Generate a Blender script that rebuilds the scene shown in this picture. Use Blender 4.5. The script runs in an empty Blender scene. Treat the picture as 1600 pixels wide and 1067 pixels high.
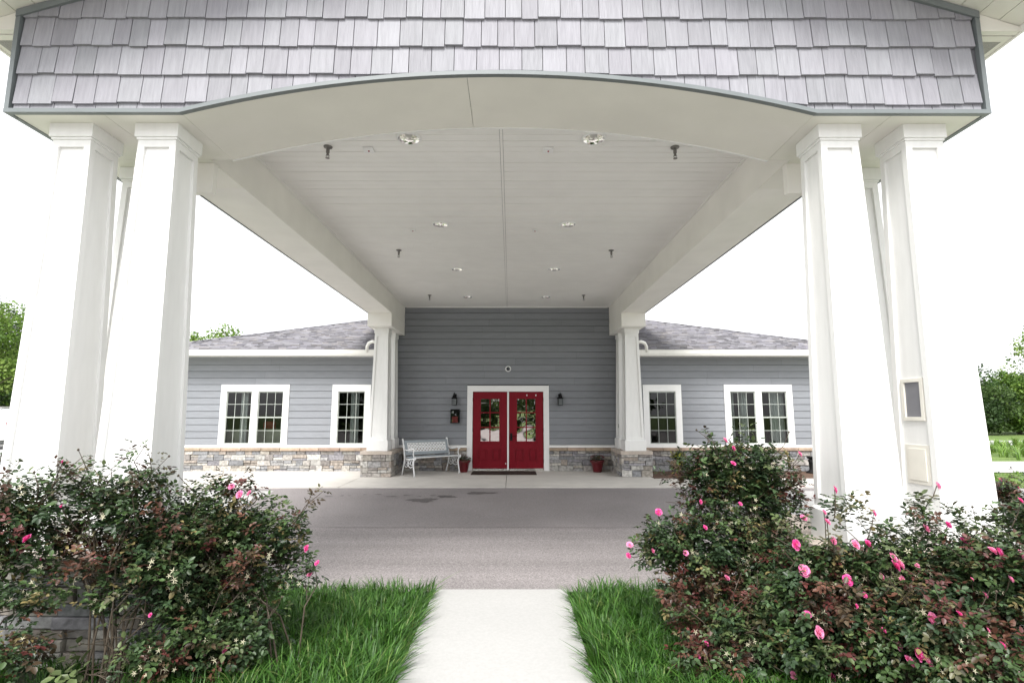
import bpy, math, random
import numpy as np
from mathutils import Vector, Matrix
R = math.radians
sc = bpy.context.scene
COL = sc.collection

# ------------------------------------------------------------------ camera, sky, sun, exposure
CAM = (0.1, 0.0, 1.49)
FPX = 840.0
PITCH = math.atan(112.0 / FPX)
cam = bpy.data.cameras.new('camera')
cam.sensor_width = 36.0
cam.lens = 36.0 * FPX / 1600.0
cam.clip_start = 0.05
cam.clip_end = 900
camo = bpy.data.objects.new('camera', cam)
COL.objects.link(camo)
camo.location = CAM
camo.rotation_euler = (math.pi / 2 + PITCH, 0, -math.atan(2 / FPX))
sc.camera = camo

SUN_EL, SUN_AZ = 52.0, 196.0        # high, thin cloud, from behind the camera
w = bpy.data.worlds.new('World')
sc.world = w
w.use_nodes = True
nt = w.node_tree
bg = nt.nodes['Background']
sky = nt.nodes.new('ShaderNodeTexSky')
sky.sky_type = 'NISHITA'
sky.sun_disc = False
sky.sun_elevation = R(SUN_EL)
sky.sun_rotation = R(SUN_AZ)
sky.dust_density = 4.0
sky.air_density = 1.2
hs = nt.nodes.new('ShaderNodeHueSaturation')
hs.inputs['Saturation'].default_value = 0.10
nt.links.new(sky.outputs[0], hs.inputs['Color'])
ov = nt.nodes.new('ShaderNodeMix')          # thin even cloud over the clear sky
ov.data_type = 'RGBA'
ov.inputs[0].default_value = 0.6
ov.inputs[7].default_value = (4.6, 4.65, 4.75, 1)
nt.links.new(hs.outputs[0], ov.inputs[6])
nt.links.new(ov.outputs[2], bg.inputs['Color'])
bg.inputs['Strength'].default_value = 0.15

sl = bpy.data.lights.new('sun', 'SUN')
sl.energy = 1.5
sl.angle = R(22)
sl.color = (1.0, 0.97, 0.92)
so = bpy.data.objects.new('sun', sl)
COL.objects.link(so)
sd = Vector((math.sin(R(SUN_AZ)) * math.cos(R(SUN_EL)), math.cos(R(SUN_AZ)) * math.cos(R(SUN_EL)), math.sin(R(SUN_EL))))
so.rotation_euler = (-sd).to_track_quat('-Z', 'Y').to_euler()
so.location = (0, -20, 30)

sc.view_settings.view_transform = 'Standard'
sc.view_settings.look = 'None'
sc.view_settings.gamma = 1
sc.view_settings.exposure = 1.42
sc.render.engine = 'CYCLES'
sc.cycles.max_bounces = 10
sc.cycles.diffuse_bounces = 6
sc.cycles.transparent_max_bounces = 24

# ------------------------------------------------------------------ materials
MATS = {}

def mat(name, base, rough=0.6, var=0.08, scale=6.0, bump=0.0, bscale=60.0, metal=0.0, spec=0.5, attr=False, stretch=None, detail=4.0, coat=0.0, sheen=None, var2=0.0, scale2=0.6):
    if name in MATS:
        return MATS[name]
    m = bpy.data.materials.new(name)
    m.use_nodes = True
    t = m.node_tree
    N, L = t.nodes, t.links
    b = N['Principled BSDF']
    b.inputs['Roughness'].default_value = rough
    b.inputs['Metallic'].default_value = metal
    b.inputs['Specular IOR Level'].default_value = spec
    b.inputs['Coat Weight'].default_value = coat
    tc = N.new('ShaderNodeTexCoord')
    mp = N.new('ShaderNodeMapping')
    if stretch:
        mp.inputs['Scale'].default_value = stretch
    L.new(tc.outputs['Object'], mp.inputs['Vector'])
    no = N.new('ShaderNodeTexNoise')
    no.inputs['Scale'].default_value = scale
    no.inputs['Detail'].default_value = detail
    L.new(mp.outputs[0], no.inputs['Vector'])
    rp = N.new('ShaderNodeMapRange')
    rp.inputs['From Min'].default_value = 0.3
    rp.inputs['From Max'].default_value = 0.7
    rp.inputs['To Min'].default_value = 1 - var
    rp.inputs['To Max'].default_value = 1 + var
    L.new(no.outputs['Fac'], rp.inputs['Value'])
    fac = rp.outputs[0]
    if var2:
        n2 = N.new('ShaderNodeTexNoise')
        n2.inputs['Scale'].default_value = scale2
        n2.inputs['Detail'].default_value = 3
        L.new(tc.outputs['Object'], n2.inputs['Vector'])
        r2 = N.new('ShaderNodeMapRange')
        r2.inputs['From Min'].default_value = 0.3
        r2.inputs['From Max'].default_value = 0.7
        r2.inputs['To Min'].default_value = 1 - var2
        r2.inputs['To Max'].default_value = 1 + var2
        L.new(n2.outputs['Fac'], r2.inputs['Value'])
        mm = N.new('ShaderNodeMath')
        mm.operation = 'MULTIPLY'
        L.new(fac, mm.inputs[0])
        L.new(r2.outputs[0], mm.inputs[1])
        fac = mm.outputs[0]
    mx = N.new('ShaderNodeVectorMath')
    mx.operation = 'SCALE'
    if attr:
        at = N.new('ShaderNodeAttribute')
        at.attribute_name = 'col'
        L.new(at.outputs['Color'], mx.inputs[0])
    else:
        mx.inputs[0].default_value = base
    L.new(fac, mx.inputs['Scale'])
    L.new(mx.outputs[0], b.inputs['Base Color'])
    if bump:
        nb = N.new('ShaderNodeTexNoise')
        nb.inputs['Scale'].default_value = bscale
        nb.inputs['Detail'].default_value = 5
        L.new(mp.outputs[0], nb.inputs['Vector'])
        bp = N.new('ShaderNodeBump')
        bp.inputs['Strength'].default_value = bump
        bp.inputs['Distance'].default_value = 0.01
        L.new(nb.outputs['Fac'], bp.inputs['Height'])
        L.new(bp.outputs[0], b.inputs['Normal'])
    MATS[name] = m
    return m

def glass_mat(name, refl, tint=(0.9, 0.93, 0.92), wave=0.0, wscale=6.0, gcol=(.95, .95, .95)):
    m = bpy.data.materials.new(name)
    m.use_nodes = True
    t = m.node_tree
    N, L = t.nodes, t.links
    for n in list(N):
        N.remove(n)
    out = N.new('ShaderNodeOutputMaterial')
    tr = N.new('ShaderNodeBsdfTransparent')
    tr.inputs['Color'].default_value = (*tint, 1)
    gl = N.new('ShaderNodeBsdfGlossy')
    gl.inputs['Roughness'].default_value = 0.01
    gl.inputs['Color'].default_value = (*gcol, 1)
    mx = N.new('ShaderNodeMixShader')
    fr = N.new('ShaderNodeFresnel')
    fr.inputs['IOR'].default_value = 1.5
    ad = N.new('ShaderNodeMath')
    ad.operation = 'ADD'
    ad.use_clamp = True
    ad.inputs[1].default_value = refl
    L.new(fr.outputs[0], ad.inputs[0])
    L.new(ad.outputs[0], mx.inputs[0])
    L.new(tr.outputs[0], mx.inputs[1])
    L.new(gl.outputs[0], mx.inputs[2])
    L.new(mx.outputs[0], out.inputs['Surface'])
    if wave:
        tc = N.new('ShaderNodeTexCoord')
        nz = N.new('ShaderNodeTexNoise')
        nz.inputs['Scale'].default_value = wscale
        nz.inputs['Detail'].default_value = 1
        L.new(tc.outputs['Object'], nz.inputs['Vector'])
        bp = N.new('ShaderNodeBump')
        bp.inputs['Strength'].default_value = 1
        bp.inputs['Distance'].default_value = wave
        L.new(nz.outputs['Fac'], bp.inputs['Height'])
        L.new(bp.outputs[0], gl.inputs['Normal'])
    return m

def leaf_mat(name, rough=0.45, trans=0.25, var=0.25):
    m = mat(name, (0, 0, 0), rough=rough, var=var, scale=9, attr=True, spec=0.4)
    t = m.node_tree
    N, L = t.nodes, t.links
    b = N['Principled BSDF']
    out = [n for n in N if n.type == 'OUTPUT_MATERIAL'][0]
    tl = N.new('ShaderNodeBsdfTranslucent')
    src = b.inputs['Base Color'].links[0].from_socket
    L.new(src, tl.inputs['Color'])
    mx = N.new('ShaderNodeMixShader')
    mx.inputs[0].default_value = trans
    L.new(b.outputs[0], mx.inputs[1])
    L.new(tl.outputs[0], mx.inputs[2])
    L.new(mx.outputs[0], out.inputs['Surface'])
    return m

M_WHITE = mat('white_paint', (0.80, 0.80, 0.79), rough=0.5, var=0.03, scale=3, stretch=(6, 6, 1), bump=0.05, bscale=40)
M_TRIM = mat('white_trim', (0.82, 0.82, 0.82), rough=0.45, var=0.02, scale=4)
M_CREAM = mat('cream_soffit_board', (0.78, 0.765, 0.71), rough=0.55, var=0.03, scale=2.5, var2=0.03, scale2=0.7)
M_BEAM = mat('beam_board', (0.83, 0.81, 0.775), rough=0.55, var=0.03, scale=2.5, var2=0.04, scale2=0.8)
M_CEIL = mat('ceiling_vinyl', (0.86, 0.85, 0.83), rough=0.5, var=0.02, scale=3, var2=0.03)
M_SIDING = mat('grey_siding', (0.195, 0.208, 0.225), rough=0.6, var=0.05, scale=4, stretch=(1, 1, 6), bump=0.15, bscale=25, attr=True)
M_SHAKE = mat('lavender_shake', (0.4, 0.39, 0.43), rough=0.65, var=0.10, scale=5, stretch=(9, 9, 0.5), bump=0.5, bscale=9, attr=True, detail=7)
M_GTRIM = mat('slate_trim', (0.165, 0.185, 0.19), rough=0.4, var=0.05, scale=5)
M_STONE = mat('ledge_stone', (0.4, 0.4, 0.4), rough=0.85, var=0.38, scale=16, bump=1.0, bscale=24, attr=True, detail=6)
M_MORTAR = mat('dark_mortar', (0.09, 0.085, 0.08), rough=0.9)  # dark backing colour that fills the joints
M_LEDGE = mat('tan_ledge_stone', (0.36, 0.26, 0.19), rough=0.8, var=0.2, scale=8, bump=0.4, bscale=30, attr=True)
M_CAPST = mat('pier_cap_stone', (0.46, 0.40, 0.35), rough=0.8, var=0.15, scale=9, bump=0.4, bscale=35)
M_CONC = mat('entry_concrete', (0.55, 0.525, 0.49), rough=0.8, var=0.06, scale=3, bump=0.15, bscale=160, var2=0.10, scale2=0.5)
M_WALK = mat('walk_concrete', (0.40, 0.397, 0.39), rough=0.8, var=0.05, scale=45, bump=0.3, bscale=170, var2=0.03, scale2=0.9)
M_RED = mat('red_door_paint', (0.185, 0.003, 0.012), rough=0.45, var=0.05, scale=4, spec=0.2)
M_BLACK = mat('black_metal', (0.008, 0.008, 0.009), rough=0.55, var=0.1, spec=.15)
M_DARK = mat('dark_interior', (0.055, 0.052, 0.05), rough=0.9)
M_MAT = mat('brown_door_mat', (0.035, 0.02, 0.014), rough=0.95, var=0.3, scale=80, bump=0.5, bscale=200)
M_CHROME = mat('brushed_reflector', (0.93, 0.92, 0.89), rough=0.16, metal=1.0, var=0.05)
M_BRASS = mat('dull_bronze', (0.22, 0.21, 0.20), rough=0.4, metal=0.8)
M_GWHITE = mat('gutter_white', (0.80, 0.79, 0.76), rough=0.4, var=0.03)
M_IRON = mat('white_cast_iron', (0.78, 0.79, 0.80), rough=0.4, var=0.05, scale=20)
M_SLATE_SLAT = mat('blue_grey_slat', (0.30, 0.34, 0.37), rough=0.55, var=0.12, scale=10, stretch=(1, 8, 8))
M_POT = mat('red_glazed_pot', (0.12, 0.006, 0.012), rough=0.3, var=0.08, coat=0.3)
M_SOIL = mat('potting_soil', (0.03, 0.02, 0.015), rough=0.95, var=0.3, scale=40)
M_MULCH = mat('bark_mulch', (0.10, 0.058, 0.038), rough=0.95, var=0.5, scale=30, bump=1.0, bscale=60)
M_BARK = mat('tree_bark', (0.075, 0.06, 0.045), rough=0.9, var=0.3, scale=12, bump=0.6, bscale=20)
M_STEM = mat('rose_stem', (0.06, 0.045, 0.03), rough=0.7, var=0.3, scale=20)
M_LEAF = leaf_mat('rose_leaf', rough=0.4, trans=0.15)
M_TLEAF = leaf_mat('tree_leaf', rough=0.55, trans=0.3)
M_GRASS = leaf_mat('grass_blade', rough=0.45, trans=0.3, var=0.2)
M_PETAL = leaf_mat('rose_petal', rough=0.5, trans=0.3, var=0.08)
M_DRYSEP = mat('cream_sepal', (0.50, 0.47, 0.33), rough=0.6, var=0.2)
M_CARW = mat('white_car_paint', (0.80, 0.81, 0.82), rough=0.25, var=0.01, coat=0.6)
M_CARG = mat('car_glass', (0.03, 0.035, 0.045), rough=0.06, spec=0.8)
M_TYRE = mat('tyre_rubber', (0.02, 0.02, 0.02), rough=0.85)
M_RIM = mat('alloy_rim', (0.5, 0.5, 0.52), rough=0.3, metal=0.9)
M_CURTAIN = mat('pale_curtain', (0.50, 0.53, 0.52), rough=0.8, var=0.08, scale=3)
M_SOFA = mat('sage_upholstery', (0.25, 0.28, 0.19), rough=0.9, var=0.1)
M_PILLOW = mat('red_cushion', (0.22, 0.02, 0.02), rough=0.9)
M_ACRYL = glass_mat('clear_acrylic', 0.05)
M_PAPER = mat('printed_leaflet', (0.30, 0.03, 0.035), rough=0.7, var=0.2, scale=14)
M_LGLASS = mat('lantern_glass', (0.22, 0.24, 0.25), rough=0.15, spec=0.6)
M_GLASS = glass_mat('window_glass', 0.0, tint=(0.80, 0.84, 0.82))
M_DGLASS = glass_mat('door_glass', 0.6, tint=(0.4, 0.4, 0.4), wave=0.016, wscale=1.7, gcol=(.66, .62, .60))
M_OUTLET = mat('grey_outlet_box', (0.35, 0.35, 0.34), rough=0.5)
M_ACCESS = mat('cream_access_panel', (0.76, 0.735, 0.67), rough=0.5, var=0.04)
M_MUNTIN = mat('muntin_vinyl', (0.40, 0.43, 0.40), rough=0.4)

def asphalt():
    m = mat('asphalt', (0.235, 0.215, 0.215), rough=0.85, var=0.30, scale=55, bump=0.5, bscale=140, detail=8, var2=0.07, scale2=0.5)
    t = m.node_tree
    N, L = t.nodes, t.links
    b = N['Principled BSDF']
    src = b.inputs['Base Color'].links[0].from_socket
    tc = N.new('ShaderNodeTexCoord')
    mp = N.new('ShaderNodeMapping')
    mp.inputs['Scale'].default_value = (0.12, 1.6, 1)
    L.new(tc.outputs['Object'], mp.inputs[0])
    n = N.new('ShaderNodeTexNoise')
    n.inputs['Scale'].default_value = 1.6
    n.inputs['Detail'].default_value = 6
    L.new(mp.outputs[0], n.inputs['Vector'])
    r = N.new('ShaderNodeMapRange')
    r.inputs['From Min'].default_value = 0.35
    r.inputs['From Max'].default_value = 0.68
    r.inputs['To Min'].default_value = 0.84
    r.inputs['To Max'].default_value = 1.10
    L.new(n.outputs['Fac'], r.inputs['Value'])
    mu = N.new('ShaderNodeVectorMath')
    mu.operation = 'SCALE'
    L.new(src, mu.inputs[0])
    L.new(r.outputs[0], mu.inputs['Scale'])
    # aggregate speckle
    v = N.new('ShaderNodeTexVoronoi')
    v.inputs['Scale'].default_value = 110
    L.new(tc.outputs['Object'], v.inputs['Vector'])
    rv = N.new('ShaderNodeMapRange')
    rv.inputs['From Min'].default_value = 0.0
    rv.inputs['From Max'].default_value = 1.0
    rv.inputs['To Min'].default_value = 0.75
    rv.inputs['To Max'].default_value = 1.3
    sx = N.new('ShaderNodeSeparateColor')
    L.new(v.outputs['Color'], sx.inputs[0])
    L.new(sx.outputs[0], rv.inputs['Value'])
    mu2 = N.new('ShaderNodeVectorMath')
    mu2.operation = 'SCALE'
    L.new(mu.outputs[0], mu2.inputs[0])
    L.new(rv.outputs[0], mu2.inputs['Scale'])
    L.new(mu2.outputs[0], b.inputs['Base Color'])
    return m
M_ASPH = asphalt()
M_ASPH2 = mat('asphalt_darker_lane', (0.218, 0.199, 0.2), rough=0.8, var=0.25, scale=55, bump=0.4, bscale=140, detail=8, var2=0.10, scale2=0.7)  # second asphalt, slightly darker beyond the seam
M_OIL = mat('oil_stain', (0.10, 0.09, 0.09), rough=0.7, var=0.3, scale=45)

def shingle_mat():
    m = bpy.data.materials.new('roof_shingle')
    m.use_nodes = True
    t = m.node_tree
    N, L = t.nodes, t.links
    b = N['Principled BSDF']
    b.inputs['Roughness'].default_value = 0.9
    at = N.new('ShaderNodeAttribute')
    at.attribute_name = 'col'
    tc = N.new('ShaderNodeTexCoord')
    no = N.new('ShaderNodeTexNoise')
    no.inputs['Scale'].default_value = 70
    no.inputs['Detail'].default_value = 3
    L.new(tc.outputs['Object'], no.inputs['Vector'])
    r = N.new('ShaderNodeMapRange')
    r.inputs['To Min'].default_value = 0.6
    r.inputs['To Max'].default_value = 1.4
    L.new(no.outputs['Fac'], r.inputs['Value'])
    mu = N.new('ShaderNodeVectorMath')
    mu.operation = 'SCALE'
    L.new(at.outputs['Color'], mu.inputs[0])
    L.new(r.outputs[0], mu.inputs['Scale'])
    L.new(mu.outputs[0], b.inputs['Base Color'])
    return m
M_SHINGLE = shingle_mat()

def ground_mat():
    m = bpy.data.materials.new('lawn_ground')
    m.use_nodes = True
    t = m.node_tree
    N, L = t.nodes, t.links
    b = N['Principled BSDF']
    b.inputs['Roughness'].default_value = 0.95
    tc = N.new('ShaderNodeTexCoord')
    n1 = N.new('ShaderNodeTexNoise')
    n1.inputs['Scale'].default_value = 0.5
    n1.inputs['Detail'].default_value = 8
    n2 = N.new('ShaderNodeTexNoise')
    n2.inputs['Scale'].default_value = 14
    n2.inputs['Detail'].default_value = 8
    L.new(tc.outputs['Object'], n1.inputs['Vector'])
    L.new(tc.outputs['Object'], n2.inputs['Vector'])
    c1 = N.new('ShaderNodeValToRGB')
    c1.color_ramp.elements[0].position = 0.3
    c1.color_ramp.elements[0].color = (0.065, 0.12, 0.018, 1)
    c1.color_ramp.elements[1].position = 0.7
    c1.color_ramp.elements[1].color = (0.15, 0.22, 0.045, 1)
    L.new(n1.outputs['Fac'], c1.inputs[0])
    r = N.new('ShaderNodeMapRange')
    r.inputs['To Min'].default_value = 0.4
    r.inputs['To Max'].default_value = 1.5
    L.new(n2.outputs['Fac'], r.inputs['Value'])
    mu = N.new('ShaderNodeVectorMath')
    mu.operation = 'SCALE'
    L.new(c1.outputs[0], mu.inputs[0])
    L.new(r.outputs[0], mu.inputs['Scale'])
    L.new(mu.outputs[0], b.inputs['Base Color'])
    bp = N.new('ShaderNodeBump')
    bp.inputs['Strength'].default_value = 0.8
    bp.inputs['Distance'].default_value = 0.05
    L.new(n2.outputs['Fac'], bp.inputs['Height'])
    L.new(bp.outputs[0], b.inputs['Normal'])
    return m
M_GROUND = ground_mat()

# ------------------------------------------------------------------ helpers
class MB:
    """collects faces with an optional colour each and links them as one mesh object"""
    def __init__(s):
        s.v, s.f, s.c, s.m = [], [], [], []
        s.col = (1, 1, 1)
        s.mi = 0

    def face(s, pts, col=None):
        i = len(s.v)
        s.v += [tuple(p) for p in pts]
        s.f.append(tuple(range(i, i + len(pts))))
        s.c.append(col or s.col)
        s.m.append(s.mi)

    def hexa(s, p, col=None):
        """p: 8 corners, bottom ring 0-3 (ccw from above), top ring 4-7"""
        i = len(s.v)
        s.v += [tuple(q) for q in p]
        for f in ((3, 2, 1, 0), (4, 5, 6, 7), (0, 1, 5, 4), (1, 2, 6, 5), (2, 3, 7, 6), (3, 0, 4, 7)):
            s.f.append(tuple(i + k for k in f))
            s.c.append(col or s.col)
            s.m.append(s.mi)

    def box(s, x0, x1, y0, y1, z0, z1, col=None):
        if x0 > x1: x0, x1 = x1, x0
        if y0 > y1: y0, y1 = y1, y0
        s.hexa([(x0, y0, z0), (x1, y0, z0), (x1, y1, z0), (x0, y1, z0), (x0, y0, z1), (x1, y0, z1), (x1, y1, z1), (x0, y1, z1)], col)

    def prism(s, poly, f, d0, d1, col=None):
        """extrude the 2D outline poly between d0 and d1; f(u, v, d) -> xyz"""
        a = [f(u, v, d0) for u, v in poly]
        b = [f(u, v, d1) for u, v in poly]
        i = len(s.v)
        n = len(poly)
        s.v += [tuple(q) for q in a + b]
        s.f.append(tuple(range(i, i + n)))
        s.f.append(tuple(range(i + 2 * n - 1, i + n - 1, -1)))
        s.c += [col or s.col] * 2
        s.m += [s.mi] * 2
        for k in range(n):
            k2 = (k + 1) % n
            s.f.append((i + k2, i + k, i + n + k, i + n + k2))
            s.c.append(col or s.col)
            s.m.append(s.mi)

    def tube(s, pts, r, n=8, col=None, cap=True):
        pts = [Vector(p) for p in pts]
        rs = r if isinstance(r, (list, tuple)) else [r] * len(pts)
        i0 = len(s.v)
        prev = None
        for k, p in enumerate(pts):
            a = pts[min(k + 1, len(pts) - 1)] - pts[max(k - 1, 0)]
            a = a.normalized() if a.length > 1e-9 else Vector((0, 0, 1))
            if prev is None:
                u = a.cross(Vector((0, 0, 1)))
                if u.length < 1e-3:
                    u = a.cross(Vector((1, 0, 0)))
            else:
                u = prev - a * prev.dot(a)
            u.normalize()
            prev = u
            vv = a.cross(u)
            for j in range(n):
                t = 2 * math.pi * j / n
                s.v.append(tuple(p + (u * math.cos(t) + vv * math.sin(t)) * rs[k]))
        for k in range(len(pts) - 1):
            for j in range(n):
                j2 = (j + 1) % n
                s.f.append((i0 + k * n + j, i0 + k * n + j2, i0 + (k + 1) * n + j2, i0 + (k + 1) * n + j))
                s.c.append(col or s.col)
                s.m.append(s.mi)
        if cap:
            s.f.append(tuple(i0 + j for j in range(n - 1, -1, -1)))
            s.f.append(tuple(i0 + (len(pts) - 1) * n + j for j in range(n)))
            s.c += [col or s.col] * 2
            s.m += [s.mi] * 2

    def lathe(s, prof, c=(0, 0, 0), n=24, axis='z', col=None):
        """prof: list of (radius, height)"""
        i0 = len(s.v)
        for r_, h in prof:
            for j in range(n):
                t = 2 * math.pi * j / n
                a, b = r_ * math.cos(t), r_ * math.sin(t)
                p = (a, b, h) if axis == 'z' else ((a, h, -b) if axis == 'y' else (h, a, b))
                s.v.append((c[0] + p[0], c[1] + p[1], c[2] + p[2]))
        for k in range(len(prof) - 1):
            for j in range(n):
                j2 = (j + 1) % n
                s.f.append((i0 + k * n + j, i0 + k * n + j2, i0 + (k + 1) * n + j2, i0 + (k + 1) * n + j))
                s.c.append(col or s.col)
                s.m.append(s.mi)

    def build(s, name, material, parent=None, smooth=False, bevel=0.0, label=None):
        me = bpy.data.meshes.new(name)
        me.from_pydata(s.v, [], s.f)
        if material is not None:
            for mm in (material if isinstance(material, (list, tuple)) else [material]):
                me.materials.append(mm)
        at = me.attributes.new('col', 'FLOAT_COLOR', 'CORNER')
        cc = []
        for f, c in zip(s.f, s.c):
            cc += [c[0], c[1], c[2], 1.0] * len(f)
        at.data.foreach_set('color', cc)
        me.polygons.foreach_set('material_index', s.m)
        if smooth:
            me.polygons.foreach_set('use_smooth', [True] * len(s.f))
        me.update()
        o = bpy.data.objects.new(name, me)
        COL.objects.link(o)
        if parent is not None:
            o.parent = parent
        if bevel:
            b = o.modifiers.new('bevel', 'BEVEL')
            b.width = bevel
            b.segments = 2
            b.limit_method = 'ANGLE'
        if smooth:
            pass
        if label:
            o['label'] = label
        return o

def fast_mesh(name, V, F, C, material, parent=None, smooth=False):
    """V (n,3), F (m,k) with k 3 or 4, C (m,3)"""
    me = bpy.data.meshes.new(name)
    n, m, k = len(V), len(F), F.shape[1]
    me.vertices.add(n)
    me.vertices.foreach_set('co', V.astype(np.float32).ravel())
    me.loops.add(m * k)
    me.loops.foreach_set('vertex_index', F.astype(np.int32).ravel())
    me.polygons.add(m)
    me.polygons.foreach_set('loop_start', np.arange(0, m * k, k, dtype=np.int32))
    me.update(calc_edges=True)
    at = me.attributes.new('col', 'FLOAT_COLOR', 'CORNER')
    cc = np.ones((m, k, 4), np.float32)
    cc[:, :, :3] = C[:, None, :]
    at.data.foreach_set('color', cc.ravel())
    me.materials.append(material)
    if smooth:
        me.polygons.foreach_set('use_smooth', np.ones(m, bool))
    o = bpy.data.objects.new(name, me)
    COL.objects.link(o)
    if parent is not None:
        o.parent = parent
    return o

def tag(o, label, cat, group=None, kind=None):
    if label: o['label'] = label
    if cat: o['category'] = cat
    if group: o['group'] = group
    if kind: o['kind'] = kind
    return o

def struct(o):
    o['kind'] = 'structure'
    return o

def thing(name, label, cat, loc=(0, 0, 0), rz=0.0, group=None):
    o = bpy.data.objects.new(name, None)
    o.empty_display_size = 0.2
    COL.objects.link(o)
    o.location = loc
    o.rotation_euler = (0, 0, rz)
    return tag(o, label, cat, group)

ALL_KIDS = {}
def kids(o):
    return [c for c in COL.objects if c.parent == o]

def copy_tree(root, loc, rz=None, label=None, group=None, mirror=False):
    r = root.copy()
    COL.objects.link(r)
    r.location = loc
    if rz is not None:
        r.rotation_euler = (0, 0, rz)
    if label: r['label'] = label
    if group: r['group'] = group
    for ch in kids(root):
        c = ch.copy()
        COL.objects.link(c)
        c.parent = r
        for g in kids(ch):
            d = g.copy()
            COL.objects.link(d)
            d.parent = c
    return r

def at(px, py, Y):
    """where the sight line through photo point (px, py) crosses the plane at depth Y"""
    u, v = (px - 798) / FPX, (533.5 - py) / FPX
    c, s = math.cos(PITCH), math.sin(PITCH)
    a, b = c - v * s, s + v * c
    return Vector((CAM[0] + u * Y / a, Y, CAM[2] + b * Y / a))

def gz(y):
    if y >= 11.3: return -0.03
    if y <= 5.54: return -0.24
    return -0.24 + (y - 5.54) / (11.3 - 5.54) * 0.21

rnd = random.Random(7)
WY = 14.4          # plane of the building's front wall

# ------------------------------------------------------------------ ground, drive, paths
def sheet(name, x0, x1, ys, dz, material, nx=1, kind=True):
    mb = MB()
    xs = [x0 + (x1 - x0) * i / nx for i in range(nx + 1)]
    for a, b in zip(ys[:-1], ys[1:]):
        for c, d in zip(xs[:-1], xs[1:]):
            mb.face([(c, a, gz(a) + dz), (d, a, gz(a) + dz), (d, b, gz(b) + dz), (c, b, gz(b) + dz)])
    o = mb.build(name, material)
    return struct(o) if kind else o

sheet('lawn', -400, 400, [-400, 5.54, 11.3, 500], -0.03, M_GROUND)
sheet('driveway', -4.6, 4.6, [5.54, 7.0, 9.0, 11.0, 11.3], 0.0, M_ASPH)
sheet('driveway_lane', -4.598, 4.598, [8.06, 9.0, 10.2, 11.0, 11.296], 0.004, M_ASPH2)
sheet('soil_bed', -5, 5, [1.21, 5.535], -0.022, mat('thatch_soil', (.028, .034, .014), rough=.95, var=.4, scale=25))
sheet('side_drive', -40, -4.604, [5.9, 8.0, 11.0], 0.0, M_WALK)
sheet('side_drive', 4.604, 16, [5.9, 8.0, 11.0], 0.0, M_WALK)
sheet('side_lane', -40, -4.604, [11.002, 11.298], 0.0, M_ASPH)
sheet('side_lane', 4.604, 16, [11.002, 11.298], 0.0, M_ASPH)
sheet('added_rear_parking', -60, 60, [-25, 1.2], 0.0, mat('added_pale_asphalt', (.36, .335, .33), rough=.9, var=.15, scale=20, var2=.1))  # unseen pavement added for paler, less green bounce and the door reflection
sheet('parking_lot', -60, -11.5, [16.0, 30.0], -0.01, M_WALK)
# entry slab with saw joints
mb = MB()
jx = [-9.6, -6.6, -3.42, 0.0, 3.42, 9.6]
for a, b in zip(jx[:-1], jx[1:]):
    y1 = WY + 0.1
    if a >= 3.4: y1 = 12.7
    mb.box(a + 0.005, b - 0.005, 11.3, y1, -0.14, 0.0)
slab = struct(mb.build('entry_pavement', M_CONC, bevel=0.006))
mb = MB(); mb.box(-9.59, 9.59, 11.31, 12.6, -0.13, -0.03)
struct(mb.build('joint_fill', M_MORTAR))
mb = MB(); mb.box(-0.645, 0.645, 1.21, 3.1, -0.34, -0.212); mb.box(-0.645, 0.645, 3.112, 5.53, -0.34, -0.212)
struct(mb.build('walkway', M_WALK, bevel=0.006))
# curb at the edge of the asphalt and mulch bed
mb = MB(); mb.box(3.47, 9.6, 12.71, WY + 0.05, -0.1, -0.012)
struct(mb.build('planting_bed', M_MULCH))
mb = MB(); mb.box(4.7, 9.6, 11.26, 11.31, -0.1, 0.01)
# far right: road, kerb and verge
sheet('road', 11, 120, [14.35, 16.1], -0.012, M_WALK)
mb = MB(); mb.box(11, 120, 16.1, 16.4, -0.2, 0.06)
struct(mb.build('road_kerb', M_CONC))
sheet('far_road', 18, 160, [26.5, 31.0], -0.01, M_WALK)
mb = MB()
for (x, y, a, b) in [(-1.5, 10.05, .24, .17), (-1.08, 10.38, .16, .10), (-0.5, 10.75, .28, .12)] + [(-3.3 + k * .21 + rnd.uniform(-.08, .08), 10.5 + rnd.uniform(-.12, .12), rnd.uniform(.03, .09), rnd.uniform(.02, .045)) for k in range(11)]:
    pts = []
    for k in range(36):
        t = 2 * math.pi * k / 36
        q = 1 + 0.2 * math.sin(3 * t + x * 9) + 0.12 * math.sin(7 * t + x) + rnd.uniform(-.15, .15)
        pts.append((x + a * q * math.cos(t), y + b * q * math.sin(t), gz(y + b * q * math.sin(t)) + 0.0085))
    mb.face(pts)
tt = struct(mb.build('oil_stains', M_OIL))

# ------------------------------------------------------------------ main building
B = thing('grey_building', 'long single storey building with grey lap siding, stone base and low shingle roof', 'building', (0, WY, 0))
BY = -WY     # local shift: parts are written in world coordinates and moved back

def bpart(mb, name, material, parent=None, **k):
    o = mb.build(name, material, parent or B, **k)
    if parent is None:
        o.location = (0, BY, 0)
    return o

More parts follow.
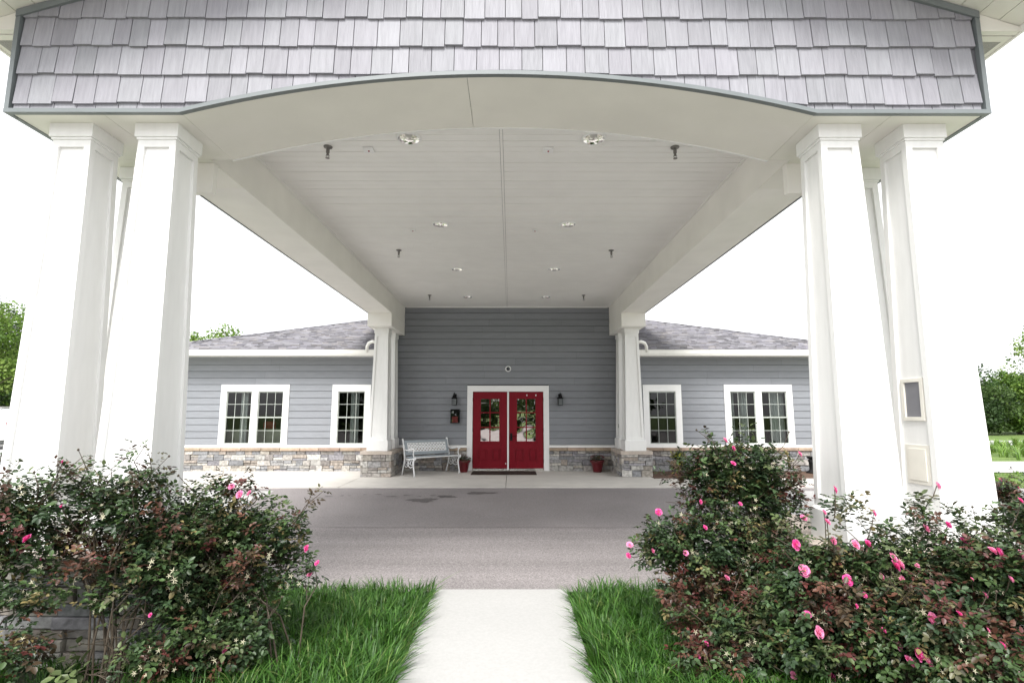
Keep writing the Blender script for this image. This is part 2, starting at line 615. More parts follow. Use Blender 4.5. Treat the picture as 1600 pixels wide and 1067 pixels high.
EXPO = 0.176
def siding(mb, x0, x1, z0, z1, opens, y=WY):
    z = z0
    r_ = random.Random(int(x0 * 100) + 5)
    while z < z1 - 0.01:
        zt = min(z + EXPO, z1)
        iv = [(x0, x1)]
        for (a, b, c, d) in opens:
            if c < zt - 0.01 and d > z + 0.01:
                nv = []
                for (p, q) in iv:
                    if b <= p or a >= q: nv.append((p, q)); continue
                    if a > p: nv.append((p, a))
                    if b < q: nv.append((b, q))
                iv = nv
        for (p, q) in iv:
            cuts = [p]
            while q - cuts[-1] > 3.7:
                cuts.append(cuts[-1] + r_.uniform(1.6, 3.6))
            cuts.append(q)
            for u0, u1 in zip(cuts[:-1], cuts[1:]):
                k = r_.uniform(0.95, 1.05)
                c = (0.222 * k, 0.234 * k, 0.256 * k)
                g = 0.0012
                yb, yt = y - 0.034, y - 0.022
                zl, zh = z + 0.009, zt
                mb.face([(u0 + g, yb, zl), (u1 - g, yb, zl), (u1 - g, yt, zh), (u0 + g, yt, zh)], c)
                mb.face([(u0 + g, y - .001, zl), (u1 - g, y - .001, zl), (u1 - g, yb, zl), (u0 + g, yb, zl)], c)
                mb.face([(u0 + g, yt, zh), (u1 - g, yt, zh), (u1 - g, y - .001, zh), (u0 + g, y - .001, zh)], c)
        z += EXPO

WIN = []   # (x centre, half width, number of sashes)
for s in (-1, 1):
    WIN.append((s * 6.69, 0.905, 2))
    WIN.append((s * 4.13, 0.51, 1))
DX = 0.03
door_open = (DX - 1.08, DX + 1.08, 0.0, 2.215)
wopens = [(x - h + 0.03, x + h - 0.03, 0.66, 2.235) for x, h, n in WIN]

for nm, x0, x1, z1, op in (('entry_wall', -3.35, 3.35, 4.36, [door_open]), ('wing_wall', -9.45, -3.352, 2.96, wopens), ('wing_wall', 3.352, 9.45, 2.96, wopens)):
    mb = MB()
    siding(mb, x0, x1, 0.66, z1, op)
    o = bpart(mb, nm, M_SIDING)
# sheathing behind the siding, side and rear walls (with openings left for windows)
mb = MB()
mb.col = (0.05, 0.052, 0.057)
def back(mb, x0, x1, z0, z1, opens):
    xs = sorted(set([x0, x1] + [v for o in opens for v in o[:2] if x0 < v < x1]))
    for a, b in zip(xs[:-1], xs[1:]):
        m_ = (a + b) / 2
        zz = [z0]
        for (p, q, c, d) in opens:
            if p < m_ < q:
                if c > z0: mb.box(a, b, WY, WY + 0.15, z0, c)
                zz = [d]
        mb.box(a, b, WY, WY + 0.15, zz[0], z1)
gopens = [(x - h + 0.10, x + h - 0.10, 0.66, 2.12) for x, h, n in WIN]
back(mb, -9.45, -3.4, 0.0, 2.98, gopens)
back(mb, 3.4, 9.45, 0.0, 2.98, gopens)
back(mb, -3.4, 3.4, 0.0, 4.4, [(DX - 0.96, DX + 0.96, 0.0, 2.08)])
for s in (-1, 1):
    mb.box(s * 9.45, s * 9.40, WY + 0.15, WY + 12, 0, 2.98)
mb.box(-9.45, 9.45, WY + 12, WY + 12.1, 0, 2.98)
bpart(mb, 'sheathing_wall', M_SIDING)
# frieze board and soffit under the eave
for s in (-1, 1):
    mb = MB()
    mb.box(s * 3.352, s * 9.47, WY - 0.036, WY, 2.93, 2.985, (0.25, 0.262, 0.288))
    bpart(mb, 'frieze_board', M_SIDING)
for s in (-1, 1):
    mb = MB()
    mb.box(s * 3.352, s * 9.7, 13.92, WY + 0.02, 2.985, 3.0)
    bpart(mb, 'eave_soffit', M_GWHITE)
# white water table
mb = MB()
iv = [(-9.47, DX - 1.08), (DX + 1.08, 9.47)]
for a, b in iv:
    mb = MB()
    mb.box(a, b, WY - 0.045, WY, 0.595, 0.66)
    bpart(mb, 'water_table_trim', M_TRIM, bevel=0.004)
# tan ledge stones
r_ = random.Random(3)
for a, b in iv:
    mb = MB()
    x = a
    while x < b - 0.01:
        x2 = min(b, x + r_.uniform(0.45, 0.56))
        if b - x2 < 0.15: x2 = b
        k = r_.uniform(0.85, 1.2)
        c = (0.36 * k, 0.27 * k * r_.uniform(.95, 1.05), 0.205 * k)
        mb.box(x + 0.004, x2 - 0.004, WY - 0.13 + r_.uniform(-.004, .004), WY, 0.515, 0.594, c)
        x = x2
    bpart(mb, 'ledge', M_LEDGE, bevel=0.014)

PAL = [(0.33, 0.31, 0.29), (0.28, 0.275, 0.275), (0.21, 0.213, 0.222), (0.38, 0.36, 0.33), (0.30, 0.262, 0.23), (0.25, 0.23, 0.218), (0.40, 0.39, 0.37), (0.235, 0.228, 0.245), (0.33, 0.305, 0.27), (0.29, 0.29, 0.298)]
def stonework(mb, f, u0, u1, z0, z1, seed, light=1.0, big=1.0):
    """lay ledge stones over the rectangle; f(u, z, d) -> xyz, d is how far a stone stands out"""
    r_ = random.Random(seed)
    def stone(a, b, c, d):
        k = r_.uniform(0.8, 1.25) * light
        p = r_.choice(PAL)
        col = (p[0] * k, p[1] * k, p[2] * k)
        g = 0.0035
        j = lambda: r_.uniform(-0.004, 0.004)
        dep = r_.uniform(0.035, 0.07)
        a += g; b -= g; c += g; d -= g
        q = [(a + j() * .5, c + j() * .5), (b + j() * .5, c + j() * .5), (b + j() * .5, d + j() * .5), (a + j() * .5, d + j() * .5)]
        e = 0.006
        outer = [(a + e, c + e), (b - e, c + e), (b - e, d - e), (a + e, d - e)]
        i = len(mb.v)
        for (u, z) in q: mb.v.append(tuple(f(u, z, 0.0)))
        for (u, z) in q: mb.v.append(tuple(f(u, z, dep - 0.008)))
        for (u, z) in outer: mb.v.append(tuple(f(u + j(), z + j(), dep + r_.uniform(-.006, .006))))
        for base in (0, 4):
            for k2 in range(4):
                k3 = (k2 + 1) % 4
                mb.f.append((i + base + k2, i + base + k3, i + base + 4 + k3, i + base + 4 + k2)); mb.c.append(col); mb.m.append(0)
        mb.f.append((i + 8, i + 9, i + 10, i + 11)); mb.c.append(col); mb.m.append(0)
    z = z0
    while z < z1 - 0.01:
        hgt = r_.choice([0.085, 0.11, 0.13, 0.15]) * big
        if z1 - (z + hgt) < 0.06: hgt = z1 - z
        u = u0
        while u < u1 - 0.005:
            wdt = r_.uniform(0.16, 0.42) * big
            if u1 - (u + wdt) < 0.09: wdt = u1 - u
            t = r_.random()
            if hgt > 0.1 and t < 0.5:
                sp = z + hgt * r_.uniform(0.36, 0.64)
                stone(u, u + wdt, z, sp)
                if wdt > 0.26 and r_.random() < 0.6:
                    mid = u + wdt * r_.uniform(0.35, 0.65)
                    stone(u, mid, sp, z + hgt); stone(mid, u + wdt, sp, z + hgt)
                else:
                    stone(u, u + wdt, sp, z + hgt)
            else:
                stone(u, u + wdt, z, z + hgt)
            u += wdt
        z += hgt

for a, b, sd_ in ((-9.47, DX - 1.08, 11), (DX + 1.08, 9.47, 12)):
    mb = MB()
    stonework(mb, lambda u, z, d: (u, WY - 0.035 - d, z), a, b, -0.01, 0.515, sd_)
    bpart(mb, 'stone_base', M_STONE)
mb = MB()
mb.box(-9.47, DX - 1.081, WY - 0.04, WY - 0.002, -0.05, 0.515)
bpart(mb, 'mortar', M_MORTAR)
mb = MB()
mb.box(DX + 1.081, 9.47, WY - 0.04, WY - 0.002, -0.05, 0.515)
bpart(mb, 'mortar', M_MORTAR)

# roof: low hip, shingled course by course
mb = MB()
r_ = random.Random(21)
EX, EY0, EY1, EZ, SL = 9.85, 13.84, 26.9, 3.10, 1 / 3.0
ridge_y = (EY0 + EY1) / 2
def shingle_col():
    k = r_.choice([0.62, 0.8, 0.92, 1.0, 1.05, 1.15]) * r_.uniform(.94, 1.06)
    t = r_.random()
    p = (0.225, 0.22, 0.238) if t < .6 else ((0.205, 0.20, 0.225) if t < .85 else (0.24, 0.228, 0.232))
    return (p[0] * k, p[1] * k, p[2] * k)
def slope(P0, P1, inw, left_hip, right_hip, n):
    """courses climb from eave line P0-P1; inw = horizontal inward direction"""
    ex = 0.145
    P0, P1, inw = Vector(P0), Vector(P1), Vector(inw)
    du = (P1 - P0); Ltot = du.length; du.normalize()
    for k in range(n):
        a, b = k * ex, (k + 1) * ex
        ua, ub = (a if left_hip else 0), (Ltot - a if right_hip else Ltot)
        if ub - ua < 0.05: break
        u = ua - r_.uniform(0, .3)
        while u < ub:
            u2 = u + r_.choice([0.12, 0.16, 0.20, 0.28]) 
            s0, s1 = max(u, ua), min(u2, ub)
            if s1 > s0:
                lift = r_.choice([0.018, 0.030])
                A = P0 + du * s0 + inw * a; Bq = P0 + du * s1 + inw * a
                t0 = min(max(s0, b if left_hip else 0), Ltot); t1 = max(min(s1, (Ltot - b) if right_hip else Ltot), 0)
                C = P0 + du * max(t1, t0) + inw * b; D = P0 + du * t0 + inw * b
                za, zb = EZ + a * SL, EZ + b * SL
                c = shingle_col()
                mb.face([(A.x, A.y, za + lift), (Bq.x, Bq.y, za + lift), (C.x, C.y, zb), (D.x, D.y, zb)], c)
                mb.face([(A.x, A.y, za - .004), (Bq.x, Bq.y, za - .004), (Bq.x, Bq.y, za + lift), (A.x, A.y, za + lift)], c)
            u = u2
nn = int((ridge_y - EY0) / 0.145)
slope((-EX, EY0, 0), (-3.36, EY0, 0), (0, 1, 0), True, False, nn)
slope((3.36, EY0, 0), (EX, EY0, 0), (0, 1, 0), False, True, nn)
slope((-EX, EY1, 0), (-EX, EY0, 0), (1, 0, 0), True, True, nn)
slope((EX, EY0, 0), (EX, EY1, 0), (-1, 0, 0), True, True, nn)
HZ = EZ + (ridge_y - EY0) * SL
mb.col = (0.17, 0.16, 0.18)
hx = EX - (ridge_y - EY0)
mb.face([(EX, EY1, EZ), (-EX, EY1, EZ), (-hx, ridge_y, HZ), (hx, ridge_y, HZ)])
roof = bpart(mb, 'roof', M_SHINGLE)
for s in (-1, 1):
    mb = MB()
    n = 30
    for k in range(n):
        a, b = k / n, (k + 1) / n + 0.01
        c = shingle_col()
        P = lambda t: Vector((s * (EX + (hx - EX) * t), EY0 + (ridge_y - EY0) * t, EZ + (HZ - EZ) * t + 0.03))
        p, q = P(a), P(b)
        o1 = Vector((s * 0.09, 0.09, 0)) ; dz = Vector((0, 0, -.035))
        mb.face([p - o1 + dz + Vector((s*.0, 0, 0)), p, q, q - o1 + dz], c)
        mb.face([p, p + Vector((s * .12, 0, -.03)), q + Vector((s * .12, 0, -.03)), q], c)
    bpart(mb, 'hip_cap', M_SHINGLE)

# gutters
def gutter(x0, x1):
    g = MB()
    y0, y1, z0, z1 = 13.80, 13.925, 2.965, 3.115
    prof = [(y1, z1), (y1, z0), (y0 + .035, z0), (y0 + .008, z0 + .06), (y0, z1 - .03), (y0 - .008, z1), (y0 + .008, z1), (y0 + .02, z1 - .03), (y0 + .04, z0 + .015), (y1 - .008, z0 + .015), (y1 - .008, z1)]
    g.prism(prof, lambda u, v, d: (d, u, v), x0, x1)
    return g
for s in (-1, 1):
    g = gutter(min(s * 3.42, s * 9.9), max(s * 3.42, s * 9.9))
    bpart(g, 'gutter', M_GWHITE)
    # elbow bringing the canopy's water down on to the wing gutter
    g = MB()
    g.tube([(s * 3.34, 13.55, 3.28), (s * 3.43, 13.6, 3.30), (s * 3.54, 13.68, 3.27), (s * 3.60, 13.76, 3.19), (s * 3.62, 13.83, 3.06)], 0.042, n=12)
    bpart(g, 'downspout_elbow', M_GWHITE, smooth=True)
    g = MB(); g.box(s * 9.39, s * 9.47, WY - 0.035, WY + 0.06, 0.595, 2.93)
    bpart(g, 'corner_board', M_TRIM)

# windows
def make_window(xc, half, n):
    f = MB()
    x0, x1, z0, z1 = xc - half, xc + half, 0.66, 2.245
    T, TT = 0.155, 0.175
    yf, yb = WY - 0.048, WY + 0.02
    f.box(x0, x1, yf, yb, z1 - TT, z1)
    for a in (x0, x1 - T): f.box(a, a + T, yf, yb, z0, z1 - TT)
    if n == 2: f.box(xc - 0.085, xc + 0.085, yf, yb, z0, z1 - TT)
    f.box(x0 + T, x1 - T, yf - 0.002, yb, z0, z0 + 0.035) if n == 1 else [f.box(a, b, yf - 0.002, yb, z0, z0 + 0.035) for a, b in ((x0 + T, xc - .085), (xc + .085, x1 - T))]
    fr = bpart(f, 'window', M_TRIM, bevel=0.003)
    spans = [(x0 + T, x1 - T)] if n == 1 else [(x0 + T, xc - 0.085), (xc + 0.085, x1 - T)]
    zb, zt = z0 + 0.035, z1 - TT
    zm = (zb + zt) / 2
    for (a, b) in spans:
        s_ = MB()
        yy = WY - 0.02
        for (c, d, yo) in ((zm - 0.018, zt, 0.0), (zb, zm + 0.018, 0.018)):
            y0 = yy - 0.015 + (0.02 - yo)
            s_.box(a, a + 0.022, y0, y0 + 0.03, c, d)
            s_.box(b - 0.022, b, y0, y0 + 0.03, c, d)
            s_.box(a + .022, b - .022, y0, y0 + 0.03, d - 0.034, d)
            s_.box(a + .022, b - .022, y0, y0 + 0.03, c, c + 0.022)
        s_.build('sash', M_MUNTIN, fr)
        m_ = MB()
        for (c, d, yo) in ((zm, zt, 0.0), (zb, zm, 0.018)):
            y0 = yy + (0.02 - yo) - 0.001
            for k in (1, 2):
                xx = a + (b - a) * k / 3
                m_.box(xx - 0.006, xx + 0.006, y0 - .006, y0 + .002, c + .02, d - .03)
            zz = (c + d) / 2
            m_.box(a + .02, b - .02, y0 - .0075, y0 + .001, zz - 0.006, zz + 0.006)
        m_.build('muntins', M_MUNTIN, fr)
        g_ = MB()
        y0 = yy + 0.022
        g_.face([(a, y0, zb), (b, y0, zb), (b, y0, zt), (a, y0, zt)])
        g_.build('glass', M_GLASS, fr)
    return fr
def curtain(fr, x0, x1, seed):
    c_ = MB()
    r2 = random.Random(seed)
    n = max(12, int((x1 - x0) * 90))
    ph = r2.uniform(0, 6)
    pt = []
    for k in range(n + 1):
        x = x0 + (x1 - x0) * k / n
        pt.append((x, WY + 0.22 + 0.025 * math.sin(k * 1.05 + ph) + 0.012 * math.sin(k * .37 + ph)))
    for p, q in zip(pt[:-1], pt[1:]):
        c_.face([(p[0], p[1], 0.62), (q[0], q[1], 0.62), (q[0], q[1], 2.2), (p[0], p[1], 2.2)])
    c_.build('curtain', M_CURTAIN, fr, smooth=True)
w1 = make_window(*WIN[0]); w2 = make_window(*WIN[1]); w3 = make_window(*WIN[2]); w4 = make_window(*WIN[3])
curtain(w1, -7.18, -6.98, 1); curtain(w1, -5.93, -5.80, 2)
curtain(w2, -4.22, -4.0, 3); curtain(w2, -3.82, -3.74, 5)
curtain(w3, 5.97, 6.13, 6); curtain(w3, 6.30, 6.5, 4); curtain(w3, 7.1, 7.5, 8)
# dark rooms behind the glass
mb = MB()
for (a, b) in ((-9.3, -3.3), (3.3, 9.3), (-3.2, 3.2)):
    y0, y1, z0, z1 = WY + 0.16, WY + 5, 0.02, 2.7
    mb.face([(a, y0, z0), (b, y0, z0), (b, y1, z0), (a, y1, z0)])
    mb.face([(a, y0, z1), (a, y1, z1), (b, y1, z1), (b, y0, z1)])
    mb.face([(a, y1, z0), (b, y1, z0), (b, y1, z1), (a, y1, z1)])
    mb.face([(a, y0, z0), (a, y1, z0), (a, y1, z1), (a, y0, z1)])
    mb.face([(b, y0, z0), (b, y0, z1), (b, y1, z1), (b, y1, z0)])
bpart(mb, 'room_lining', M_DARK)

# entrance doors
f = MB()
x0, x1 = DX - 1.085, DX + 1.085
f.box(x0, x1, WY - 0.05, WY + 0.05, 2.06, 2.22)
f.box(x0, x0 + 0.145, WY - 0.05, WY + 0.05, 0.0, 2.06)
f.box(x1 - 0.145, x1, WY - 0.05, WY + 0.05, 0.0, 2.06)
f.box(DX - 0.022, DX + 0.022, WY - 0.035, WY + 0.05, 0.02, 2.06)
frame = bpart(f, 'door_frame', M_TRIM, bevel=0.004)
def make_door(a, b, hinge_left):
    d = MB()
    z0, z1 = 0.03, 2.055
    yf, yb = WY - 0.012, WY + 0.033
    W_ = b - a
    ga, gb = a + .205 * W_, a + .80 * W_
    gz0, gz1 = z0 + .348 * (z1 - z0), z0 + .92 * (z1 - z0)
    d.box(a, ga, yf, yb, z0, z1); d.box(gb, b, yf, yb, z0, z1)
    d.box(ga, gb, yf, yb, gz1, z1); d.box(ga, gb, yf, yb, z0, gz0)
    # raised moulding round the glass
    t = 0.025
    d.box(ga - .006, gb + .006, yf - .014, yf, gz1 - t, gz1 + .012); d.box(ga - .006, gb + .006, yf - .014, yf, gz0 - .012, gz0 + t)
    d.box(ga - .012, ga + t, yf - .0135, yf, gz0 + t, gz1 - t); d.box(gb - t, gb + .012, yf - .0135, yf, gz0 + t, gz1 - t)
    # two raised panels
    for (p, q) in ((.165, .42), (.57, .80)):
        pa, pb = a + p * W_, a + q * W_
        pz0, pz1 = z0 + .115 * (z1 - z0), z0 + .26 * (z1 - z0)
        e = .016
        for bx in ((pa, pb, pz1 - e, pz1), (pa, pb, pz0, pz0 + e), (pa, pa + e, pz0 + e, pz1 - e), (pb - e, pb, pz0 + e, pz1 - e)):
            d.box(bx[0], bx[1], yf - .014, yf, bx[2], bx[3])
        d.box(pa + .04, pb - .04, yf - .011, yf, pz0 + .04, pz1 - .04)
    o = bpart(d, 'door', M_RED, bevel=0.003)
    m_ = MB()
    xm = (ga + gb) / 2
    m_.box(xm - .015, xm + .015, yf - .010, yf + .012, gz0 + t, gz1 - t)
    for k in (1, 2):
        zz = gz0 + (gz1 - gz0) * k / 3
        m_.box(ga + t, xm - .015, yf - .0095, yf + .012, zz - .014, zz + .014)
        m_.box(xm + .015, gb - t, yf - .0095, yf + .012, zz - .014, zz + .014)
    m_.build('glazing_bars', M_RED, o)
    g_ = MB()
    g_.face([(ga + .002, yf + .006, gz0), (gb - .002, yf + .006, gz0), (gb - .002, yf + .006, gz1), (ga + .002, yf + .006, gz1)])
    g_.build('glass', M_DGLASS, o)
    hxx = a - .006 if hinge_left else b + .006
    for zz in (.25, 1.05, 1.85):
        h_ = MB()
        h_.tube([(hxx, yf - .012, zz - .05), (hxx, yf - .012, zz + .05)], .009, n=8)
        h_.build('hinge', M_BLACK, o)
    # closer arm bolts / sweep
    s_ = MB(); s_.box(a + .01, b - .01, yf - .006, yf, z0, z0 + .03)
    s_.build('door_sweep', M_CHROME, o)
    return o
d1 = make_door(DX - .935, DX - .026, True)
d2 = make_door(DX + .026, DX + .935, False)
h_ = MB()
hz, hx_ = 0.87, DX + 0.085
h_.box(hx_ - .03, hx_ + .03, WY - .022, WY - .0125, hz - .09, hz + .10)
h_.tube([(hx_, WY - .02, hz + .02), (hx_, WY - .065, hz + .02), (hx_ + .015, WY - .075, hz + .02), (hx_ + .12, WY - .075, hz + .018)], .009, n=8)
h_.build('door_handle', M_BLACK, d2, smooth=False)
for xx in (DX + .50, DX + .74):
    h_ = MB(); h_.box(xx - .012, xx + .012, WY - .02, WY - .0125, 1.945, 1.985)
    h_.build('sensor_tab', M_TRIM, d2)
h_ = MB(); h_.box(DX - .07, DX - .05, WY - .02, WY - .0125, .17, .20)
h_.build('sensor_tab', M_TRIM, d1)
h_ = MB(); h_.box(DX - .94, DX + .94, WY - .10, WY - .006, 0.0, 0.026)
bpart(h_, 'threshold', M_CHROME, bevel=.004)

# ------------------------------------------------------------------ canopy
K = thing('entrance_canopy', 'broad gabled entrance canopy with arched front, lavender shake gable and white beamed ceiling', 'canopy', (0, 4.08, 0))
def kpart(mb, name, material, parent=None, **k):
    o = mb.build(name, material, parent or K, **k)
    if parent is None: o.location = (0, -4.08, 0)
    return o
GH, GY = 3.95, 4.08
ZB = 3.90
SLP = 0.325
GZ = 4.77
ARC_H, ARC_R = 2.56, 0.335
rad = (ARC_H ** 2 + ARC_R ** 2) / (2 * ARC_R)
def arc_z(x, base=ZB):
    if abs(x) >= ARC_H: return base
    return base + ARC_R - (rad - math.sqrt(rad * rad - x * x))
def gable_z(x): return GZ + (GH - abs(x)) * SLP
# backing wall of the gable: strips between arch and rake
xs = [-GH, -3.5, -3.0, -ARC_H] + [-ARC_H + 2 * ARC_H * k / 32 for k in range(1, 33)] + [3.0, 3.5, GH]
mb = MB(); mb.col = (0.10, 0.10, 0.11)
for a, b in zip(xs[:-1], xs[1:]):
    mb.hexa([(a, GY, arc_z(a)), (b, GY, arc_z(b)), (b, GY + .12, arc_z(b)), (a, GY + .12, arc_z(a)), (a, GY, gable_z(a)), (b, GY, gable_z(b)), (b, GY + .12, gable_z(b)), (a, GY + .12, gable_z(a))])
kpart(mb, 'gable_wall', M_SHAKE)
# shakes, one slab each, courses 0.252 m
mb = MB()
r_ = random.Random(5)
course = 0.252
z = 3.969 - course
row = 0
while z < 6.0:
    zt = z + course + 0.02
    x = -GH + 0.03 - r_.uniform(0, .1)
    while x < GH - 0.03:
        wd = r_.choice([0.135, 0.15, 0.17, 0.185, 0.185, 0.195])
        a, b = max(x, -GH + .03), min(x + wd, GH - .03)
        x += wd
        if b - a < 0.03: continue
        g = 0.003
        a += g; b -= g
        dz = r_.choice([0, 0, .008, -.008])
        k = r_.choice([.88, .94, 1, 1, 1.05]) * r_.uniform(0.96, 1.04)
        c = (0.275 * k, 0.275 * k * r_.uniform(.985, 1.015), 0.302 * k)
        th = 0.029 + dz * .2 + r_.uniform(-.002, .002)
        # clip below by the arch and above by the rake, corner by corner
        zb = [max(z + dz, arc_z(a) + .025), max(z + dz, arc_z(b) + .025)]
        zz = [min(zt, gable_z(a) - .02), min(zt, gable_z(b) - .02)]
        if zz[0] - zb[0] < 0.004 and zz[1] - zb[1] < 0.004: continue
        zz = [max(zz[0], zb[0] + .001), max(zz[1], zb[1] + .001)]
        def yv(q): return GY - 0.004 - th * (1 - (q - z) / (course + .02) * .75)
        mb.hexa([(a, yv(zb[0]), zb[0]), (b, yv(zb[1]), zb[1]), (b, GY, zb[1]), (a, GY, zb[0]), (a, yv(zz[0]), zz[0]), (b, yv(zz[1]), zz[1]), (b, GY, zz[1]), (a, GY, zz[0])], c)
    z += course
    row += 1
kpart(mb, 'shakes', M_SHAKE)
# slate coloured trim: bottom, arch, corners, rake
mb = MB()
pts = [-GH - .02, -ARC_H] + [-ARC_H + 2 * ARC_H * k / 32 for k in range(1, 33)] + [GH + .02]
def strip(mb, pts, y0, y1, zlo, zhi):
    for a, b in zip(pts[:-1], pts[1:]):
        mb.hexa([(a, y0, arc_z(a) + zlo), (b, y0, arc_z(b) + zlo), (b, y1, arc_z(b) + zlo), (a, y1, arc_z(a) + zlo), (a, y0, arc_z(a) + zhi), (b, y0, arc_z(b) + zhi), (b, y1, arc_z(b) + zhi), (a, y1, arc_z(a) + zhi)])
strip(mb, pts, GY - .045, GY - .0005, -.020, .014)
kpart(mb, 'arch_trim', M_GTRIM)
for s in (-1, 1):
    mb = MB()
    mb.box(s * (GH + .022), s * (GH - .014), GY - .04, GY + .05, ZB - .018, GZ + .01)
    kpart(mb, 'corner_trim', M_GTRIM)
for s in (-1, 1):
    mb = MB()
    a, b = s * (GH + .02), 0.0
    P = [(a, GZ - .052), (a, GZ + .012), (b, gable_z(0) + .02), (b, gable_z(0) - .045)]
    mb.prism(P if s < 0 else P[::-1], lambda u, v, d: (u, d, v), GY - .046, GY - .001)
    kpart(mb, 'rake_trim', M_GTRIM)
# sides of the front block
for s in (-1, 1):
    mb = MB()
    mb.box(s * (GH - .1), s * GH, GY + .121, 5.52, ZB + .02, GZ)
    mb.box(s * 3.353, s * (GH - .101), 5.42, 5.52, ZB + .02, GZ)
    kpart(mb, 'return_wall', M_BEAM)
for s in (-1, 1):
    mb = MB()
    mb.box(s * (GH - .02), s * (GH + .018), GY + .052, 5.54, ZB - .02, ZB + .02)
    mb.box(s * 3.354, s * (GH + .018), 5.541, 5.56, ZB - .02, ZB + .02)
    mb.box(s * 3.341, s * 3.356, 5.562, WY - .06, ZB - .02, ZB + .03)
    kpart(mb, 'soffit_edge_trim', M_GTRIM)
# arched soffit board and the back face of the front beam
AB = 4.87
for nm, lo, hi in (('arch_soffit', -ARC_H, -0.262), ('arch_soffit', -0.258, ARC_H)):
    mb = MB()
    n = 16
    pp = [lo + (hi - lo) * k / n for k in range(n + 1)]
    for a, b in zip(pp[:-1], pp[1:]):
        mb.hexa([(a, GY - .0, arc_z(a) - .012), (b, GY - .0, arc_z(b) - .012), (b, AB, arc_z(b) - .012), (a, AB, arc_z(a) - .012), (a, GY - .0, arc_z(a) + .0), (b, GY, arc_z(b)), (b, AB, arc_z(b)), (a, AB, arc_z(a))])
    kpart(mb, nm, M_CREAM)
mb = MB()
pp = [-ARC_H + 2 * ARC_H * k / 32 for k in range(33)]
for a, b in zip(pp[:-1], pp[1:]):   # light bead along the rear edge
    mb.hexa([(a, AB + .001, arc_z(a) - .022), (b, AB + .001, arc_z(b) - .022), (b, AB + .02, arc_z(b) - .022), (a, AB + .02, arc_z(a) - .022), (a, AB + .001, arc_z(a) + .01), (b, AB + .001, arc_z(b) + .01), (b, AB + .02, arc_z(b) + .01), (a, AB + .02, arc_z(a) + .01)])
kpart(mb, 'arch_bead', M_WHITE)
mb = MB()
pp2 = [-2.769] + pp + [2.769]
for a, b in zip(pp2[:-1], pp2[1:]):
    za, zb_ = arc_z(a) + .011, arc_z(b) + .011
    mb.hexa([(a, AB - .02, za), (b, AB - .02, zb_), (b, AB, zb_), (a, AB, za), (a, AB - .02, 4.42), (b, AB - .02, 4.42), (b, AB, 4.42), (a, AB, 4.42)])
kpart(mb, 'front_beam', M_BEAM)
# flat soffits of the front block
for s in (-1, 1):
    mb = MB()
    for (a, b, c, d) in ((ARC_H + .003, 3.20, GY, AB), (3.204, GH - .021, GY, AB), (2.775, 3.20, AB + .003, 5.52), (3.204, GH - .021, AB + .003, 5.52)):
        mb.box(s * a, s * b, c, d, ZB - .012, ZB)
    kpart(mb, 'soffit_board', M_CREAM)
# side beams
for s in (-1, 1):
    mb = MB()
    cuts = [AB + .002, 7.35, 9.8, 12.2, WY - .03]
    for a, b in zip(cuts[:-1], cuts[1:]):
        mb.box(s * 2.77, s * 2.79, a + .0015, b - .0015, ZB, 4.42)
    ya = 5.523
    for a, b in zip([ya, 8.5, 11.5], [8.5, 11.5, WY - .03]):
        mb.box(s * 2.771, s * 3.339, a + .0015, b - .0015, ZB - .012, ZB - .0005)
    mb.box(s * 3.31, s * 3.35, ya, WY - .03, ZB + .031, 4.6)
    mb.box(s * 2.80, s * 3.30, ya, WY - .05, ZB + .02, ZB + .1)
    kpart(mb, 'side_beam', M_BEAM, bevel=.0015)
    mb = MB()
    mb.box(s * 2.765, s * 3.345, 12.76, WY - .032, 3.565, ZB - .013)
    kpart(mb, 'bearing_block', M_BEAM, bevel=.003)
    mb = MB()
    mb.box(s * 2.765, s * 3.2, 4.93, 5.0, 3.585, ZB - .013)
    kpart(mb, 'bearing_block', M_BEAM, bevel=.003)
# ceiling of grooved vinyl planks running across, with square cut-outs for the recessed lights
HOLES = [(sx * .97, 5.31 + k * 2.58) for k in range(4) for sx in (-1, 1)]
HH = .088
def plank(mb, x0, x1, y0, y1, z):
    todo = [(x0, x1, y0, y1)]
    for (hx_, hy) in HOLES:
        nt_ = []
        for (a, b, c, d) in todo:
            if hx_ + HH <= a or hx_ - HH >= b or hy + HH <= c or hy - HH >= d:
                nt_.append((a, b, c, d)); continue
            if a < hx_ - HH: nt_.append((a, hx_ - HH, c, d))
            if b > hx_ + HH: nt_.append((hx_ + HH, b, c, d))
            m0, m1 = max(a, hx_ - HH), min(b, hx_ + HH)
            if c < hy - HH: nt_.append((m0, m1, c, hy - HH))
            if d > hy + HH: nt_.append((m0, m1, hy + HH, d))
        todo = nt_
    for (a, b, c, d) in todo:
        mb.face([(a, c, z), (a, d, z), (b, d, z), (b, c, z)])
for (lo, hi) in ((-2.768, -0.018), (0.018, 2.768)):
    mb = MB()
    y = AB + .003
    pitch = 0.1235
    zc = 4.35
    k = 0
    while y < WY - .03:
        y2 = min(y + pitch, WY - .03)
        g = 0.011 if k % 2 == 0 else 0.006
        dp = 0.020 if k % 2 == 0 else 0.012
        plank(mb, lo, hi, y + g, y2, zc)
        plank(mb, lo, hi, y, y + g, zc + dp)
        iv = [(lo, hi)]
        for (hx_, hy) in HOLES:
            if abs(hy - y) < HH + g:
                nv = []
                for (p, q) in iv:
                    if p < hx_ < q: nv += [(p, hx_ - HH), (hx_ + HH, q)]
                    else: nv.append((p, q))
                iv = nv
        for (p, q) in iv:
            mb.face([(p, y, zc), (p, y, zc + dp), (q, y, zc + dp), (q, y, zc)])
            mb.face([(p, y + g, zc + dp), (p, y + g, zc), (q, y + g, zc), (q, y + g, zc + dp)])
        y = y2
        k += 1
    kpart(mb, 'ceiling', M_CEIL)
mb = MB()
